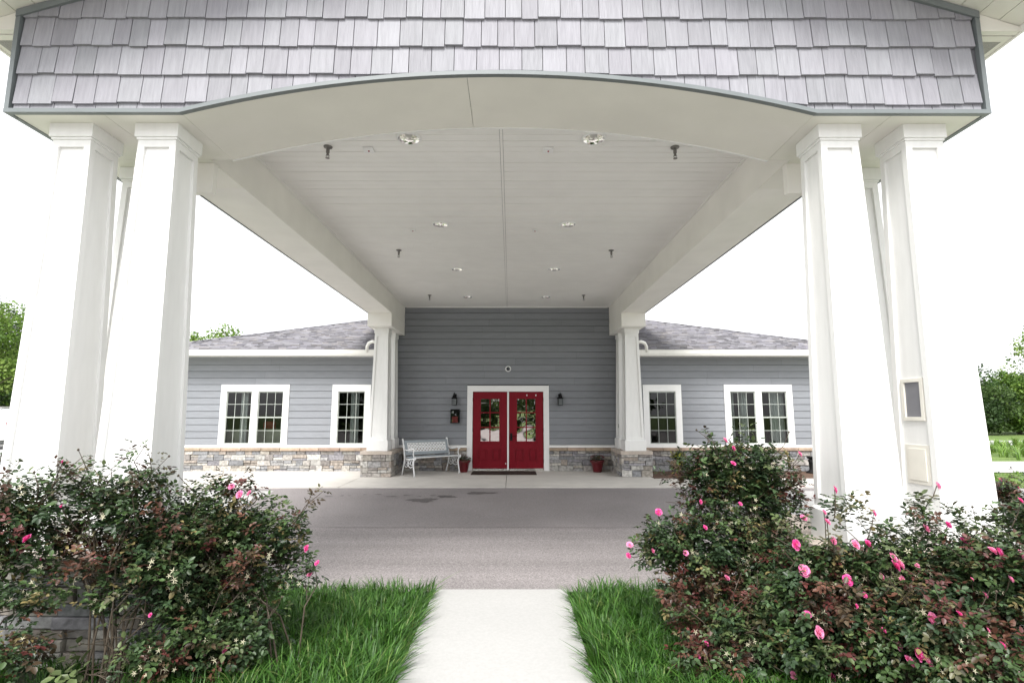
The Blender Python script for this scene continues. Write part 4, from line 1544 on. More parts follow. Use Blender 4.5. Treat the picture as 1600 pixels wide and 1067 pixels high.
def rose_bush(label, base, lobes, nlv, seed, flowers=(), red=.18, shoots=14, sepals=25, size=.036, name='rose_bush', group='rose bushes in front of the stone piers', cat='rose bush', stems=22, yellow=0.0):
    """lobes: (centre Vector, rx, ry, rz, weight). flowers: world points"""
    rng = np.random.default_rng(seed)
    pr = random.Random(seed)
    t = thing(name, label, cat, base, 0, group)
    nlv = int(nlv * 1.15); sepals = int(sepals * 1.7)
    b0 = np.array(base)
    wts = np.array([l[4] * l[1] * l[3] for l in lobes], float); wts /= wts.sum()
    idx = rng.choice(len(lobes), nlv, p=wts)
    cen = np.array([to_arr(l[0]) for l in lobes])[idx]
    rad_ = np.array([(l[1], l[2], l[3]) for l in lobes])[idx]
    d = rng.normal(size=(nlv, 3)); d /= np.linalg.norm(d, axis=1, keepdims=True)
    rr = rng.uniform(0.12, 1.0, (nlv, 1)) ** .45
    lump = 1 + .18 * np.sin(d[:, 0:1] * 7 + seed) * np.cos(d[:, 2:3] * 6 + d[:, 1:2] * 5)
    P = cen + d * rad_ * rr * lump
    P = P[P[:, 2] > base[2] + .03]
    nl = len(P)
    mid = cen.mean(0)
    D = (P - (b0 + np.array([0, 0, .25])))
    D /= np.linalg.norm(D, axis=1, keepdims=True)
    D = D * .6 + np.array([0, 0, .55]) + rng.normal(size=D.shape) * .45
    pal = GREENS[rng.choice(5, nl, p=[.3, .3, .2, .14, .06])]
    # red young growth comes in patches
    fld = np.sin(P[:, 0] * 7 + seed) + np.sin(P[:, 2] * 9 + seed * 2) + np.sin(P[:, 1] * 8)
    isr = (fld + rng.normal(size=nl) * .5) > np.quantile(fld, 1 - red * .6) + .25
    isr |= rng.random(nl) < red * .2
    pal = np.where(isr[:, None], REDS[rng.choice(4, nl)], pal)
    tan_ = rng.random(nl) < .05
    pal = np.where(tan_[:, None], np.array([(.17, .14, .06)]), pal)
    if yellow:
        iy = rng.random(nl) < yellow
        pal = np.where(iy[:, None], np.array([(.40, .42, .05)]), pal)
    V, F, C = rose_leaves(rng, P - b0, D, pal, size=size)
    # long shoots that stick out of the outline
    sm = MB()
    hip = MB()
    SP, SD, SPAL = [], [], []
    for k in range(shoots):
        l = lobes[rng.choice(len(lobes), p=wts)]
        a = rng.uniform(0, 2 * np.pi)
        dd = Vector((math.cos(a) * .8, math.sin(a) * .6 - .1, rng.uniform(.5, 1.2))).normalized()
        p0 = Vector(l[0]) + Vector((dd.x * l[1], dd.y * l[2], dd.z * l[3])) * .7
        ln = rng.uniform(.14, .34)
        p1 = p0 + dd * ln * .6 + Vector((rng.normal() * .03, rng.normal() * .03, .03))
        p2 = p0 + dd * ln + Vector((rng.normal() * .05, rng.normal() * .05, .05))
        o_ = Vector(base)
        sm.tube([p0 - o_, p1 - o_, p2 - o_], [.0035, .0028, .002], n=5)
        leafy = rng.random() < .8
        c = REDS[rng.integers(4)] if rng.random() < .45 else GREENS[rng.integers(5)]
        if leafy:
            for q in (p0.lerp(p1, .3), p1, p1.lerp(p2, .6)):
                SP.append(to_arr(q - o_)); SD.append(to_arr(dd)); SPAL.append(c)
        else:
            e = p2 - o_
            hip = MB(); hip.lathe([(.0, -.010), (.007, -.006), (.008, .0), (.004, .007), (.0, .009)], c=tuple(e), n=8); hip.build('rose_hip', M_STEM, t, smooth=True)
    if SP:
        V2, F2, C2 = rose_leaves(rng, np.array(SP), np.array(SD), np.array(SPAL), size=size * .85, per=3, twig=.06)
        F = np.concatenate([F, F2 + len(V)]); V = np.concatenate([V, V2]); C = np.concatenate([C, C2])
    fast_mesh('leaves', V, F, C, M_LEAF, t)
    # stems from the ground up to the leaves
    for k in range(stems):
        l = lobes[rng.choice(len(lobes), p=wts)]
        a = rng.uniform(0, 2 * np.pi)
        end = Vector(l[0]) + Vector((math.cos(a) * l[1], math.sin(a) * l[2], rng.uniform(-.2, .9) * l[3])) * .75
        st = Vector(base) + Vector((rng.normal() * .09, rng.normal() * .07, -.02))
        o_ = Vector(base)
        m1 = st.lerp(end, .35) + Vector((0, 0, .10 + .08 * rng.random())); m2 = st.lerp(end, .7) + Vector((rng.normal() * .05, rng.normal() * .05, .07))
        sm.tube([st - o_, m1 - o_, m2 - o_, end - o_], [.007, .0055, .004, .002], n=6)
        for kk in range(3):
            b = m1.lerp(end, rng.uniform(.1, .9)); e = b + Vector((rng.normal(), rng.normal(), rng.uniform(-.2, 1))).normalized() * rng.uniform(.1, .22)
            sm.tube([b - o_, b.lerp(e, .5) - o_ + Vector((0, 0, .015)), e - o_], [.004, .003, .0018], n=5)
    # green flower stalks
    nf = 0
    for fp in flowers:
        if isinstance(fp, tuple): fp, fs, var_ = fp
        else: fs, var_ = 1.0, None
        o_ = Vector(base)
        p = Vector(fp)
        # settle the bloom on the outer surface of the foliage along its own direction
        cv_ = np.array(CAM); dirv = to_arr(p) - cv_; dist = np.linalg.norm(dirv); dirv /= dist
        rel = P - cv_; tl_ = rel @ dirv
        off = np.linalg.norm(rel - tl_[:, None] * dirv, axis=1)
        near_ = tl_[off < .075]
        if len(near_):
            p = Vector(cv_ + dirv * min(dist + .1, near_.min() - .04))
        dn = (Vector(lobes[0][0]) - p); dn.z -= .3; dn.normalize()
        sm.tube([p - o_, p - o_ + dn * .05 + Vector((0, 0, -.03)), p - o_ + dn * .14 + Vector((0, .02, -.05))], [.003, .003, .0035], n=5)
        me = flower_meshes[pr.randrange(5) if var_ is None else var_]
        fo = bpy.data.objects.new('flower', me)
        COL.objects.link(fo)
        fo.parent = t
        fo.location = p - o_
        tocam = (Vector((p.x * .3, -1.0, .55)) + Vector((pr.uniform(-.6, .6), pr.uniform(-.2, .4), pr.uniform(-.3, .6)))).normalized()
        fo.rotation_mode = 'QUATERNION'
        fo.rotation_quaternion = tocam.to_track_quat('Z', 'Y') @ Matrix.Rotation(pr.uniform(0, 6), 3, 'Z').to_quaternion()
        s_ = .032 * fs * pr.uniform(.85, 1.15)
        fo.scale = (s_, s_, s_ * pr.uniform(.8, 1.2))
        nf += 1
    sm.build('stems', M_STEM, t)
    # pale star shaped sepals left after petals fall
    if sepals:
        se = MB()
        done = 0
        while done < sepals:
            k = rng.integers(nl)
            if P[k, 1] > cen[:, 1].mean() + .05 : continue
            for q in range(int(rng.integers(1, 4))):
                c_ = Vector(P[k] - b0) + Vector((rng.normal() * .03, -.05 + rng.normal() * .02, .05 + rng.normal() * .025))
                nrm = Vector((rng.normal() * .5, -1, .5 + rng.normal() * .5)).normalized()
                u_ = nrm.cross(Vector((0, 0, 1))).normalized(); v_ = nrm.cross(u_)
                ph = rng.uniform(0, 6); r0 = rng.uniform(.016, .026)
                for j in range(5):
                    a = ph + j * 2 * math.pi / 5
                    tip = c_ + (u_ * math.cos(a) + v_ * math.sin(a)) * r0 + nrm * .003
                    a1, a2 = a - .35, a + .35
                    se.face([c_, c_ + (u_ * math.cos(a1) + v_ * math.sin(a1)) * r0 * .35, tip, c_ + (u_ * math.cos(a2) + v_ * math.sin(a2)) * r0 * .35])
            done += 1
        so_ = se.build('spent_sepals', M_DRYSEP, t)
        so_['kind'] = 'stuff'
    return t

def lobe(px, py, Y, rx, rz, w_=1.0, ry=None):
    c = at(px, py, Y)
    rx = max(rx - 12, rx * .6); rz = max(rz - 16, rz * .5)
    d = (Y * math.cos(PITCH) + (c.z - CAM[2]) * math.sin(PITCH)) / FPX
    return (c, rx * d, (ry or min(rx, rz, 90) * .9) * d, rz * d, w_)

def fl(lst, Y):
    return [(at(x, y, Y + dy), s, v) for (x, y, s, v, dy) in lst]

def pot(x, y, label, seed, hgt=.40, rad_=.17, red=.8):
    t = thing('flower_pot', label, 'flower pot', (x, y, 0), 0, 'red flower pots beside the doors')
    mb = MB(); mb.lathe([(.0, 0), (rad_ * .62, 0), (rad_ * .66, .015), (rad_ * .92, hgt * .58), (rad_ * .95, hgt * .60), (rad_ * 1.06, hgt * .62), (rad_ * 1.08, hgt * .74), (rad_ * .98, hgt * .75), (rad_ * .93, hgt * .66)], n=28)
    mb.build('pot', M_POT, t, smooth=True)
    mb = MB(); mb.lathe([(.0, hgt * .67), (rad_ * .93, hgt * .66)], n=20); mb.build('soil', M_SOIL, t)
    rng = np.random.default_rng(seed)
    n = 150
    d = rng.normal(size=(n, 3)); d[:, 2] = abs(d[:, 2]); d /= np.linalg.norm(d, axis=1, keepdims=True)
    P = np.array([0, 0, hgt * .68]) + d * np.array([rad_ * 1.15, rad_ * 1.15, hgt * .36]) * rng.uniform(.4, 1, (n, 1))
    D = d + np.array([0, 0, .4])
    pal = np.where(rng.random((n, 1)) < .35, REDS[rng.choice(4, n)] * .7, GREENS[rng.choice(5, n)])
    V, F, C = rose_leaves(rng, P, D, pal, size=.02, per=2, twig=.02)
    fast_mesh('foliage', V, F, C, M_LEAF, t)
    m_ = MB()
    for k in range(int(48 * red)):
        a, q = rng.uniform(0, 6.28), rng.uniform(0, 1) ** .5
        c_ = (math.cos(a) * q * rad_ * 1.1, math.sin(a) * q * rad_ * 1.1, hgt * (1.12 - .24 * q * q))
        for j in range(5):
            b = a + j * 1.257
            m_.face([c_, (c_[0] + .018 * math.cos(b - .4), c_[1] + .018 * math.sin(b - .4), c_[2] + .006), (c_[0] + .026 * math.cos(b), c_[1] + .026 * math.sin(b), c_[2]), (c_[0] + .018 * math.cos(b + .4), c_[1] + .018 * math.sin(b + .4), c_[2] + .006)], (.30, .012, .05))
    m_.build('blooms', M_PETAL, t)
pot(-1.115, 14.08, 'red pot with low dark plant between the bench and the red doors', 4, red=.2)
pot(2.32, 14.08, 'red pot of dark crimson flowers beside the right stone pier', 8)

# ------------------------------------------------------------------ roses
rose_bush('rose bush at far left edge with a few pink blooms', (-3.25, 3.45, -.25),
          [lobe(-30, 850, 3.55, 90, 80, 1), lobe(40, 810, 3.6, 70, 60, .8), lobe(-20, 930, 3.5, 60, 50, .4), lobe(20, 1010, 3.4, 60, 40, .3), lobe(30, 885, 3.5, 70, 45, .5), lobe(50, 940, 3.45, 70, 42, .4), lobe(-10, 1040, 3.4, 80, 50, .35)],
          420, 101, fl([(45, 841, 1.0, 0, -.12), (100, 721, .5, 2, 0)], 3.55), red=.25, sepals=14, shoots=22)
rose_bush('wide rose bush with open twiggy base before the stone pier under the left columns', (-2.35, 3.55, -.25),
          [lobe(180, 800, 3.7, 75, 50, 1), lobe(130, 860, 3.7, 80, 50, .7), lobe(250, 860, 3.75, 90, 60, 1), lobe(265, 940, 3.7, 55, 60, .5), lobe(230, 765, 3.75, 50, 28, .7), lobe(200, 905, 3.6, 100, 40, .8), lobe(190, 955, 3.55, 80, 40, .35), lobe(230, 1040, 3.5, 60, 40, .35), lobe(130, 770, 3.7, 40, 25, .7)],
          520, 102, fl([(98, 792, .7, 0, -.05), (67, 872, .5, 2, 0), (150, 872, .5, 1, 0), (236, 960, .5, 0, 0)], 3.6), red=.2, sepals=30, shoots=26, stems=18)
rose_bush('full rose bush left of the walkway, pink blooms at its top and right tip', (-1.55, 3.95, -.25),
          [lobe(330, 840, 4.1, 95, 70, 1.2), lobe(420, 850, 4.1, 75, 65, 1), lobe(350, 770, 4.15, 60, 25, .6), lobe(340, 930, 4.0, 110, 60, 1.1), lobe(455, 905, 4.1, 45, 45, .5), lobe(300, 1000, 3.7, 85, 60, .8), lobe(385, 990, 3.9, 60, 55, .8), lobe(350, 1030, 3.75, 60, 40, .7), lobe(480, 890, 4.15, 28, 30, .3)],
          950, 103, fl([(362, 760, .9, 3, 0), (375, 772, .9, 3, -.03), (390, 770, .8, 1, 0), (480, 856, .8, 0, 0), (496, 879, .7, 2, 0), (484, 897, .7, 1, 0), (354, 1014, .9, 3, -.25), (387, 868, .5, 0, -.3)], 4.0), red=.25, sepals=42, shoots=36)
rose_bush('tall rose bush right of the walkway reaching up to the right windows', (1.85, 4.5, -.25),
          [lobe(1155, 740, 4.6, 98, 50, 1.1), lobe(1085, 755, 4.6, 50, 34, .5), lobe(1145, 785, 4.6, 90, 50, 1), lobe(1120, 860, 4.5, 115, 60, 1.2), lobe(1205, 800, 4.6, 55, 70, .9), lobe(1040, 865, 4.5, 45, 50, .6), lobe(1120, 930, 4.4, 95, 55, 1), lobe(1210, 890, 4.4, 60, 70, .9), lobe(1170, 690, 4.6, 28, 16, .25)],
          1280, 104, fl([(1133, 688, .9, 1, -.1), (1146, 700, .8, 2, -.1), (1146, 724, .8, 0, -.25), (1250, 709, .8, 3, 0), (1029, 800, .9, 0, 0), (984, 851, .8, 1, 0), (982, 868, .8, 0, 0), (1020, 860, .8, 3, -.1), (1072, 864, .8, 3, -.25), (1095, 784, .6, 2, -.2), (1102, 824, .6, 2, -.2), (1136, 903, .8, 1, -.3), (1157, 787, .6, 2, -.3), (1256, 809, .9, 3, -.05)], 4.5), red=.22, sepals=50, shoots=34, stems=30)
rose_bush('low rose bush with bronze red new leaves beside the right grass', (1.65, 3.75, -.25),
          [lobe(1110, 985, 3.95, 60, 40, 1), lobe(1160, 1020, 3.8, 80, 55, 1.2), lobe(1230, 990, 3.8, 60, 60, 1), lobe(1100, 1040, 3.75, 50, 30, .5)],
          420, 105, fl([(1104, 1005, .6, 2, -.2), (1240, 1055, .9, 1, -.3), (1300, 1058, 1.0, 0, -.25), (1092, 1026, .4, 2, -.1)], 3.9), red=.38, sepals=16, shoots=12)
rose_bush('wide rose bush with many pink blooms before the right columns', (2.6, 3.45, -.25),
          [lobe(1310, 905, 3.75, 100, 55, 1), lobe(1400, 915, 3.7, 100, 65, 1), lobe(1330, 990, 3.6, 120, 80, 1.2), lobe(1325, 815, 3.8, 42, 38, .22), lobe(1440, 820, 3.8, 40, 42, .3), lobe(1390, 850, 3.8, 50, 25, .5), lobe(1260, 930, 3.7, 50, 70, .7)],
          1100, 106, fl([(1305, 765, .8, 2, 0), (1366, 803, 1.0, 3, 0), (1293, 815, .9, 1, 0), (1244, 851, 1.1, 0, -.1), (1337, 851, 1.1, 1, -.1), (1357, 850, 1.1, 0, -.08), (1257, 892, 1.2, 3, -.2), (1324, 907, 1.1, 0, -.2), (1378, 901, .8, 3, -.2), (1396, 871, 1.0, 1, -.15), (1407, 882, 1.2, 1, -.16), (1400, 884, 1.1, 0, -.14), (1465, 759, 1.1, 1, 0), (1448, 826, .9, 1, -.05), (1483, 820, .8, 0, -.05), (1434, 884, .7, 3, -.15), (1279, 988, 1.2, 1, -.3), (1402, 1008, 1.1, 1, -.3), (1339, 947, .5, 2, -.25), (1303, 845, .8, 3, -.1), (1288, 800, .6, 1, 0), (1352, 930, .6, 0, -.2), (1420, 950, .7, 1, -.2), (1382, 985, .6, 2, -.2), (1262, 960, .7, 0, -.2), (1410, 905, .7, 3, -.2)], 3.7), red=.15, sepals=55, shoots=34, stems=30)
rose_bush('rose bush at lower right corner with paired pink blooms', (3.2, 3.3, -.25),
          [lobe(1520, 900, 3.65, 80, 55, 1), lobe(1580, 940, 3.5, 90, 90, 1.1), lobe(1470, 1000, 3.4, 90, 70, 1.1), lobe(1540, 1040, 3.3, 110, 60, .9), lobe(1500, 830, 3.7, 45, 30, .4), lobe(1600, 830, 3.7, 50, 45, .7), lobe(1660, 900, 3.6, 60, 80, .6)],
          1050, 107, fl([(1507, 845, .9, 0, 0), (1552, 861, .9, 1, -.1), (1561, 863, 1.0, 0, -.1), (1595, 866, 1.0, 1, -.1), (1458, 967, 1.1, 3, -.25), (1434, 1022, 1.2, 0, -.25), (1450, 1035, 1.2, 1, -.26), (1422, 1034, 1.0, 3, -.24), (1568, 1009, .7, 2, -.3), (1596, 782, .7, 2, 0), (1520, 905, .5, 3, -.1), (1540, 930, .7, 1, -.2), (1500, 960, .6, 0, -.2), (1580, 905, .7, 1, -.2), (1545, 985, .6, 3, -.2)], 3.6), red=.2, sepals=40, shoots=30)
rose_bush('reddish shrub beyond the outermost right column', (5.9, 6.2, -.2),
          [lobe(1575, 780, 6.3, 28, 28, 1), lobe(1600, 800, 6.3, 40, 25, 1)],
          140, 108, fl([(1564, 750, 1.0, 2, 0), (1592, 762, .9, 2, 0)], 6.3), red=.6, sepals=0, shoots=8, group=None)
rose_bush('reddish shrub at left edge below the parked white vehicle', (-6.2, 6.4, -.2),
          [lobe(-12, 745, 6.5, 22, 48, 1), lobe(-40, 760, 6.5, 35, 40, 1)],
          160, 109, (), red=.5, sepals=0, shoots=5, group=None, name='shrub', cat='shrub')

# bed plants by the right wing
rose_bush('small yellow green plant in the mulch bed next to the right stone pier', (4.45, 13.5, -.02),
          [lobe(1063, 715, 13.5, 14, 9, 1), lobe(1062, 728, 13.5, 12, 12, 1)], 120, 110, (), red=.0, sepals=0, shoots=0, stems=6, size=.035, group=None, name='bedding_plant', cat='plant', yellow=.22)
rose_bush('low dark clump of leaves in the mulch bed under the right windows', (6.4, 13.6, -.02),
          [lobe(1180, 735, 13.6, 20, 8, 1)], 60, 111, (), red=.3, sepals=0, shoots=0, stems=3, size=.04, group=None, name='bedding_plant', cat='plant')
t = thing('bird_bath', 'dark pedestal bird bath in the bed by the right wing stone base', 'bird bath', (7.75, 13.95, -.012))
mb = MB(); mb.lathe([(.0, 0), (.14, 0), (.13, .03), (.07, .06), (.055, .10), (.06, .25), (.08, .32), (.05, .34)], n=20); mb.build('pedestal', M_BLACK, t, smooth=True)
mb = MB(); mb.lathe([(.05, .34), (.08, .36), (.11, .40), (.10, .405), (.07, .38), (.0, .375)], n=24); mb.build('basin', M_BLACK, t, smooth=True)

# ------------------------------------------------------------------ grass
def grass_patch(name, label, regions, seed, hmin=.09, hmax=.23, wd=.0072, cols=None):
    rng = np.random.default_rng(seed)
    Vs, Fs, Cs, n0 = [], [], [], 0
    for (x0, x1, y0, y1, n, edge, hs_) in regions:
        # clumped distribution
        nc = max(1, n // 14)
        cx_ = rng.uniform(x0, x1, nc); cy_ = rng.uniform(y0, y1, nc)
        k = rng.integers(0, nc, n)
        X = cx_[k] + rng.normal(size=n) * .028; Y = cy_[k] + rng.normal(size=n) * .028
        X = np.clip(X, x0, x1); Y = np.clip(Y, y0, y1)
        Z = np.interp(Y, [5.54, 11.3], [-.24, -.03]) - .035
        a = rng.uniform(0, 2 * np.pi, nc)[k] + rng.normal(size=n) * .8
        Hh = rng.uniform(hmin, hmax, n) * hs_ * (0.7 + .6 * rng.random(nc)[k])
        lean = rng.uniform(.15, 1.15, n)
        dx, dy = np.cos(a), np.sin(a)
        if edge:   # blades at the edge flop over it
            near = np.clip(1 - np.abs(X - edge) / .16, 0, 1)
            dx = dx * (1 - near) + np.sign(edge - (x0 + x1) / 2) * near * 1.0
        w_ = wd * rng.uniform(.7, 1.4, n)
        px_, py_ = -np.sin(a), np.cos(a)
        def ring(f, l, ww):
            c = np.stack([X + dx * lean * Hh * l, Y + dy * lean * Hh * l, Z + Hh * f], 1)
            o = np.stack([px_ * w_ * ww, py_ * w_ * ww, np.zeros(n)], 1) * .5
            return c - o, c + o
        f3 = 1 - .25 * lean
        A = ring(0, 0, 1); Bq = ring(.40, .12, 1.1); Cc = ring(.74 * f3, .42, .85); Dd = ring(f3 * .92, .85, .12)
        V = np.stack([A[0], A[1], Bq[1], Bq[0], Cc[1], Cc[0], Dd[1], Dd[0]], 1).reshape(-1, 3)
        F = np.array([(0, 1, 2, 3), (3, 2, 4, 5), (5, 4, 6, 7)])
        F = (np.arange(n)[:, None, None] * 8 + F[None]).reshape(-1, 4) + n0
        base = cols if cols is not None else np.array([(.040, .115, .016), (.058, .15, .022), (.09, .20, .035), (.026, .08, .012), (.17, .23, .07)])
        c = base[rng.choice(5, n, p=[.3, .3, .2, .15, .05])] * rng.uniform(.8, 1.2, (n, 1))
        Cs.append(np.repeat(c, 3, 0)); Vs.append(V); Fs.append(F); n0 += len(V)
    o = fast_mesh(name, np.concatenate(Vs), np.concatenate(Fs), np.concatenate(Cs), M_GRASS)
    tag(o, label, 'grass', kind='stuff')
    return o
grass_patch('grass', 'long bright green grass left of the concrete walkway', [(-2.3, -.66, 3.0, 5.5, 20000, -.66, 1), (-4.6, -2.3, 3.0, 5.5, 7000, None, .8), (-3, -.66, 1.2, 3.0, 3000, -.66, 1)], 1)
grass_patch('grass', 'long bright green grass right of the concrete walkway', [(.66, 2.3, 3.0, 5.5, 20000, .66, 1), (2.3, 4.8, 3.0, 5.5, 7000, None, .8), (.66, 3, 1.2, 3.0, 3000, .66, 1)], 2)
lawncol = np.array([(.12, .22, .03), (.15, .26, .045), (.19, .30, .06), (.10, .19, .03), (.25, .30, .09)])
grass_patch('grass', 'tall meadow grass beyond the kerb at far right', [(17, 46, 16.6, 26.3, 16000, None, 1)], 3, .25, .55, .03, lawncol)
grass_patch('grass', 'mown green verge between the drive and the far right road', [(9.8, 24, 11.35, 14.3, 9000, None, 1)], 4, .05, .09, .015, lawncol)

# broad leaf weed by the left pier
t = rose_bush('single broad leaved weed growing at the foot of the left bushes', (-2.0, 3.42, -.24), [lobe(130, 1050, 3.42, 12, 10, 1)], 3, 210, (), red=0, sepals=0, shoots=0, stems=2, size=.06, group=None, name='weed', cat='weed')

# ------------------------------------------------------------------ trees
def tree(label, x, y, H, cr, seed, n=4500, leaf=.16, z0=-.06, low=.25, cols=None, thin=1.0, group='trees around the building', name='broadleaf_tree'):
    rng = np.random.default_rng(seed)
    t = thing(name, label, 'tree', (x, y, z0), 0, group)
    tr = MB()
    th = H * .95
    wob = lambda f: Vector((rng.normal() * .04 * H * f, rng.normal() * .04 * H * f, 0))
    tp = [Vector((0, 0, -.1)), Vector((0, 0, H * .25)) + wob(.5), Vector((0, 0, H * .55)) + wob(.8), Vector((0, 0, H * .85)) + wob(1)]
    r0 = H * .022 + .05
    tr.tube(tp, [r0, r0 * .75, r0 * .45, r0 * .15], n=8)
    nb = 26
    cl = []
    for k in range(nb):
        f = low + (1 - low) * (k + rng.random()) / nb * .93
        zc = H * f
        prof = math.sin(math.pi * min(1, (f - low * .6) / (1 - low * .6)) ** .8) ** .6
        a = k * 2.4 + rng.normal() * .4
        rr = cr * prof * rng.uniform(.45, 1.0)
        e = Vector((math.cos(a) * rr, math.sin(a) * rr, zc + rr * .15))
        s0 = Vector((0, 0, max(H * .15, zc - rr * .55)))
        mid = s0.lerp(e, .5) + Vector((rng.normal() * .1, rng.normal() * .1, rr * .1))
        tr.tube([s0, mid, e], [r0 * .35 * (1 - f * .5), r0 * .2, r0 * .06], n=5)
        cl.append((e, cr * rng.uniform(.22, .42)))
        cl.append((mid, cr * rng.uniform(.18, .32)))
        if rng.random() < .5:
            cl.append((e + Vector((rng.normal(), rng.normal(), rng.normal() * .6)) * cr * .3, cr * rng.uniform(.12, .22)))
    cl.append((Vector((0, 0, H * .93)), cr * .25))
    tr.build('trunk', M_BARK, t, smooth=True)
    cen = np.array([to_arr(c[0]) for c in cl]); rd = np.array([c[1] for c in cl])
    p = rd ** 2; p /= p.sum()
    k = rng.choice(len(cl), n, p=p)
    d = rng.normal(size=(n, 3)); d /= np.linalg.norm(d, axis=1, keepdims=True)
    P = cen[k] + d * (rd[k] * rng.uniform(.3, 1, n) ** .4 * thin)[:, None] * np.array([1, 1, .72])
    ok = P[:, 2] > .25
    P, d, k = P[ok], d[ok], k[ok]
    m = len(P)
    base = cols if cols is not None else np.array([(.055, .11, .02), (.075, .14, .025), (.04, .085, .018), (.10, .17, .035)])
    tint = base[rng.choice(len(base), len(cl))][k] * rng.uniform(.75, 1.3, (m, 1))
    ax = rng.normal(size=(m, 3)) + d * .5
    up = d * .6 + np.array([0, 0, .7]) + rng.normal(size=(m, 3)) * .5
    V, F = leaflets(rng, P, ax, up, leaf * rng.uniform(.6, 1.4, m), .75)
    fast_mesh('crown', V, F, np.repeat(tint, 2, 0), M_TLEAF, t)
    return t
BRIGHT = np.array([(.12, .21, .03), (.16, .26, .045), (.09, .17, .03), (.20, .29, .06)])
DARKG = np.array([(.035, .07, .018), (.05, .10, .025), (.03, .055, .02), (.07, .12, .03)])
# left edge
tree('bright green tree rising above the parked white vehicle at far left', -26.5, 27, 7.3, 3.0, 301, n=17000, leaf=.12, low=.08, cols=BRIGHT)
tree('dark green tree at far left edge behind the bright one', -29.5, 31, 7.4, 3.2, 302, n=10000, leaf=.14, low=.05, cols=DARKG)
tree('wispy topped tree just left of the outermost left column', -28.5, 31.0, 8.0, 2.2, 303, n=3600, leaf=.13, low=.2, cols=DARKG)
tree('low dense dark tree behind the parked white vehicle', -24.5, 28.6, 4.0, 2.4, 304, n=11000, leaf=.12, low=.02, cols=DARKG)
# behind the left wing roof
tree('light green treetop showing above the left wing roof', -18.6, 36, 7.3, 2.4, 305, n=5000, leaf=.14, cols=BRIGHT)
tree('smaller treetop over the left wing roof, next to the column', -21.8, 37, 6.9, 2.0, 306, n=4000, leaf=.17, cols=BRIGHT)
# right edge tree line
tree('dense dark tree at left end of the far right tree line', 34.6, 39.5, 3.6, 2.3, 311, n=13000, leaf=.15, low=.02, cols=DARKG)
tree('yellow green tree in the far right tree line', 38.0, 40.5, 4.3, 2.5, 312, n=13000, leaf=.15, low=.02, cols=BRIGHT)
tree('sparse tree with open twiggy top behind the far right tree line', 36.0, 42.0, 5.6, 1.6, 313, n=1200, leaf=.18, low=.3, cols=DARKG)
tree('tall light green tree reaching in from the right edge', 40.6, 39.0, 8.4, 3.0, 314, n=10000, leaf=.15, low=.25, cols=BRIGHT, thin=1.1)
tree('dark green tree at the right frame edge', 41.5, 43.0, 4.6, 2.8, 315, n=11000, leaf=.16, low=.02, cols=DARKG)
# unseen trees added behind the viewpoint to darken the door glass reflection
for q, (tx, ty, th_, lb) in enumerate(((-15.5, -27, 7.0, 'added dark tree across the pavement behind the viewpoint, furthest left in the row'), (-9.0, -29, 9.0, 'added tall dark tree in the row mirrored in the left door glass'), (-2.8, -26, 5.0, 'added low dark tree in the middle of the row mirrored in the door glass'), (3.8, -27, 9.5, 'tallest added tree of the row mirrored in the right door glass'), (10.5, -28, 6.5, 'added dark tree right of the tallest in the mirrored row'))):
    tree(lb, tx, ty, th_, 4.3, 321 + q, n=4500, leaf=.38, low=.04, cols=DARKG, z0=-.26, group='added trees mirrored in the door glass')

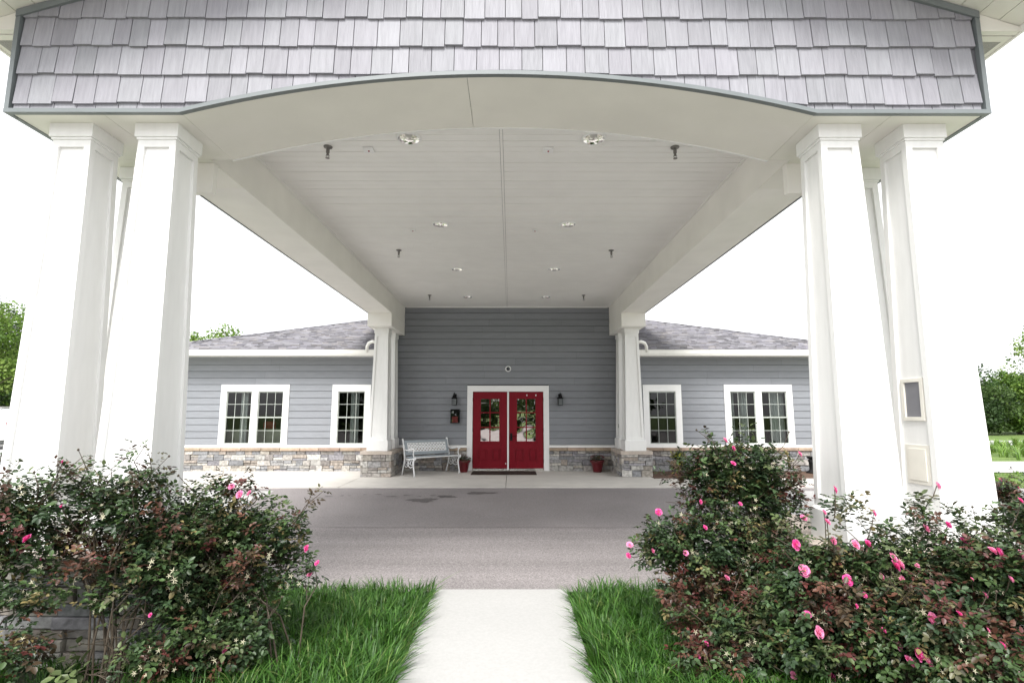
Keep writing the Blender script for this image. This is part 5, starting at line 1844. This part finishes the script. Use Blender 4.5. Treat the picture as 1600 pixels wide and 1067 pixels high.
# ------------------------------------------------------------------ parked vehicle
cv = thing('parked_vehicle', 'white sport utility vehicle with dark roof rails parked at far left', 'car', (-23.6, 24.0, -.04))
prof = [(-2.35, .45), (-2.38, .75), (-2.30, 1.0), (-1.35, 1.10), (-.75, 1.62), (-.3, 1.72), (1.7, 1.74), (2.15, 1.60), (2.32, 1.05), (2.36, .60), (2.30, .40), (1.85, .36), (1.75, .62), (1.5, .72), (1.2, .62), (1.1, .34), (-1.1, .34), (-1.2, .62), (-1.5, .72), (-1.75, .62), (-1.85, .38)]
mb = MB(); mb.prism(prof[::-1], lambda u, v, d: (u, d, v), -.92, .92)
mb.build('body', M_CARW, cv, bevel=.05)
for s in (-1, 1):
    for w_ in ([(-1.15, 1.08), (-.25, 1.08), (-.25, 1.58), (-.68, 1.58)], [(-.2, 1.08), (.75, 1.08), (.75, 1.60), (-.2, 1.58)], [(.82, 1.08), (1.45, 1.08), (1.78, 1.58), (.82, 1.60)]):
        g_ = MB()
        g_.prism(w_[::-1], lambda u, v, d: (u, d, v), s * .922 if s < 0 else .90, -.90 if s < 0 else .922)
        g_.build('side_window', M_CARG, cv)
    for wx in (-1.48, 1.48):
        g_ = MB(); g_.lathe([(.0, -.11), (.33, -.11), (.36, -.07), (.36, .07), (.33, .11), (.0, .11)], c=(wx, s * .83, .33), n=28, axis='y')
        wo = g_.build('wheel', M_TYRE, cv)
        g_ = MB(); g_.lathe([(.0, -.02), (.05, -.02), (.20, .0), (.23, -.01), (.23, .01), (.0, .02)], c=(wx, s * .945, .33), n=20, axis='y')
        g_.build('rim', M_RIM, wo)
    g_ = MB(); g_.tube([(-.5, s * .72, 1.73), (-.4, s * .72, 1.80), (1.75, s * .72, 1.81), (1.9, s * .72, 1.74)], .028, n=8)
    g_.build('roof_rail', M_BRASS, cv)
    g_ = MB(); g_.box(-2.42, -2.30, s * .55, s * .85, .72, .88); g_.build('headlight', M_LGLASS, cv, bevel=.02)
    g_ = MB(); g_.box(2.26, 2.36, s * .68, s * .88, .85, 1.15); g_.build('tail_light', M_RED, cv, bevel=.02)
g_ = MB(); g_.prism([(-1.36, 1.13), (-.79, 1.60), (-.74, 1.64), (-1.30, 1.16)][::-1], lambda u, v, d: (u - .02, d, v), -.78, .78); g_.build('windscreen', M_CARG, cv)

# a sofa seen dimly through the left wing window
sf = thing('sofa', 'pale sage sofa with red cushion seen through the left double window', 'sofa', (-6.75, WY + .75, .02))
mb = MB(); mb.box(-.9, .9, -.3, .45, .12, .45); mb.build('seat', M_SOFA, sf, bevel=.05)
mb = MB(); mb.box(-.9, .9, -.42, -.25, .12, 1.05); mb.build('backrest', M_SOFA, sf, bevel=.06)
for s in (-1, 1):
    mb = MB(); mb.box(s * .9, s * 1.08, -.42, .45, .12, .68); mb.build('armrest', M_SOFA, sf, bevel=.05)
mb = MB(); mb.box(.05, .38, -.22, -.08, .92, 1.25); mb.build('cushion', M_PILLOW, sf, bevel=.05)
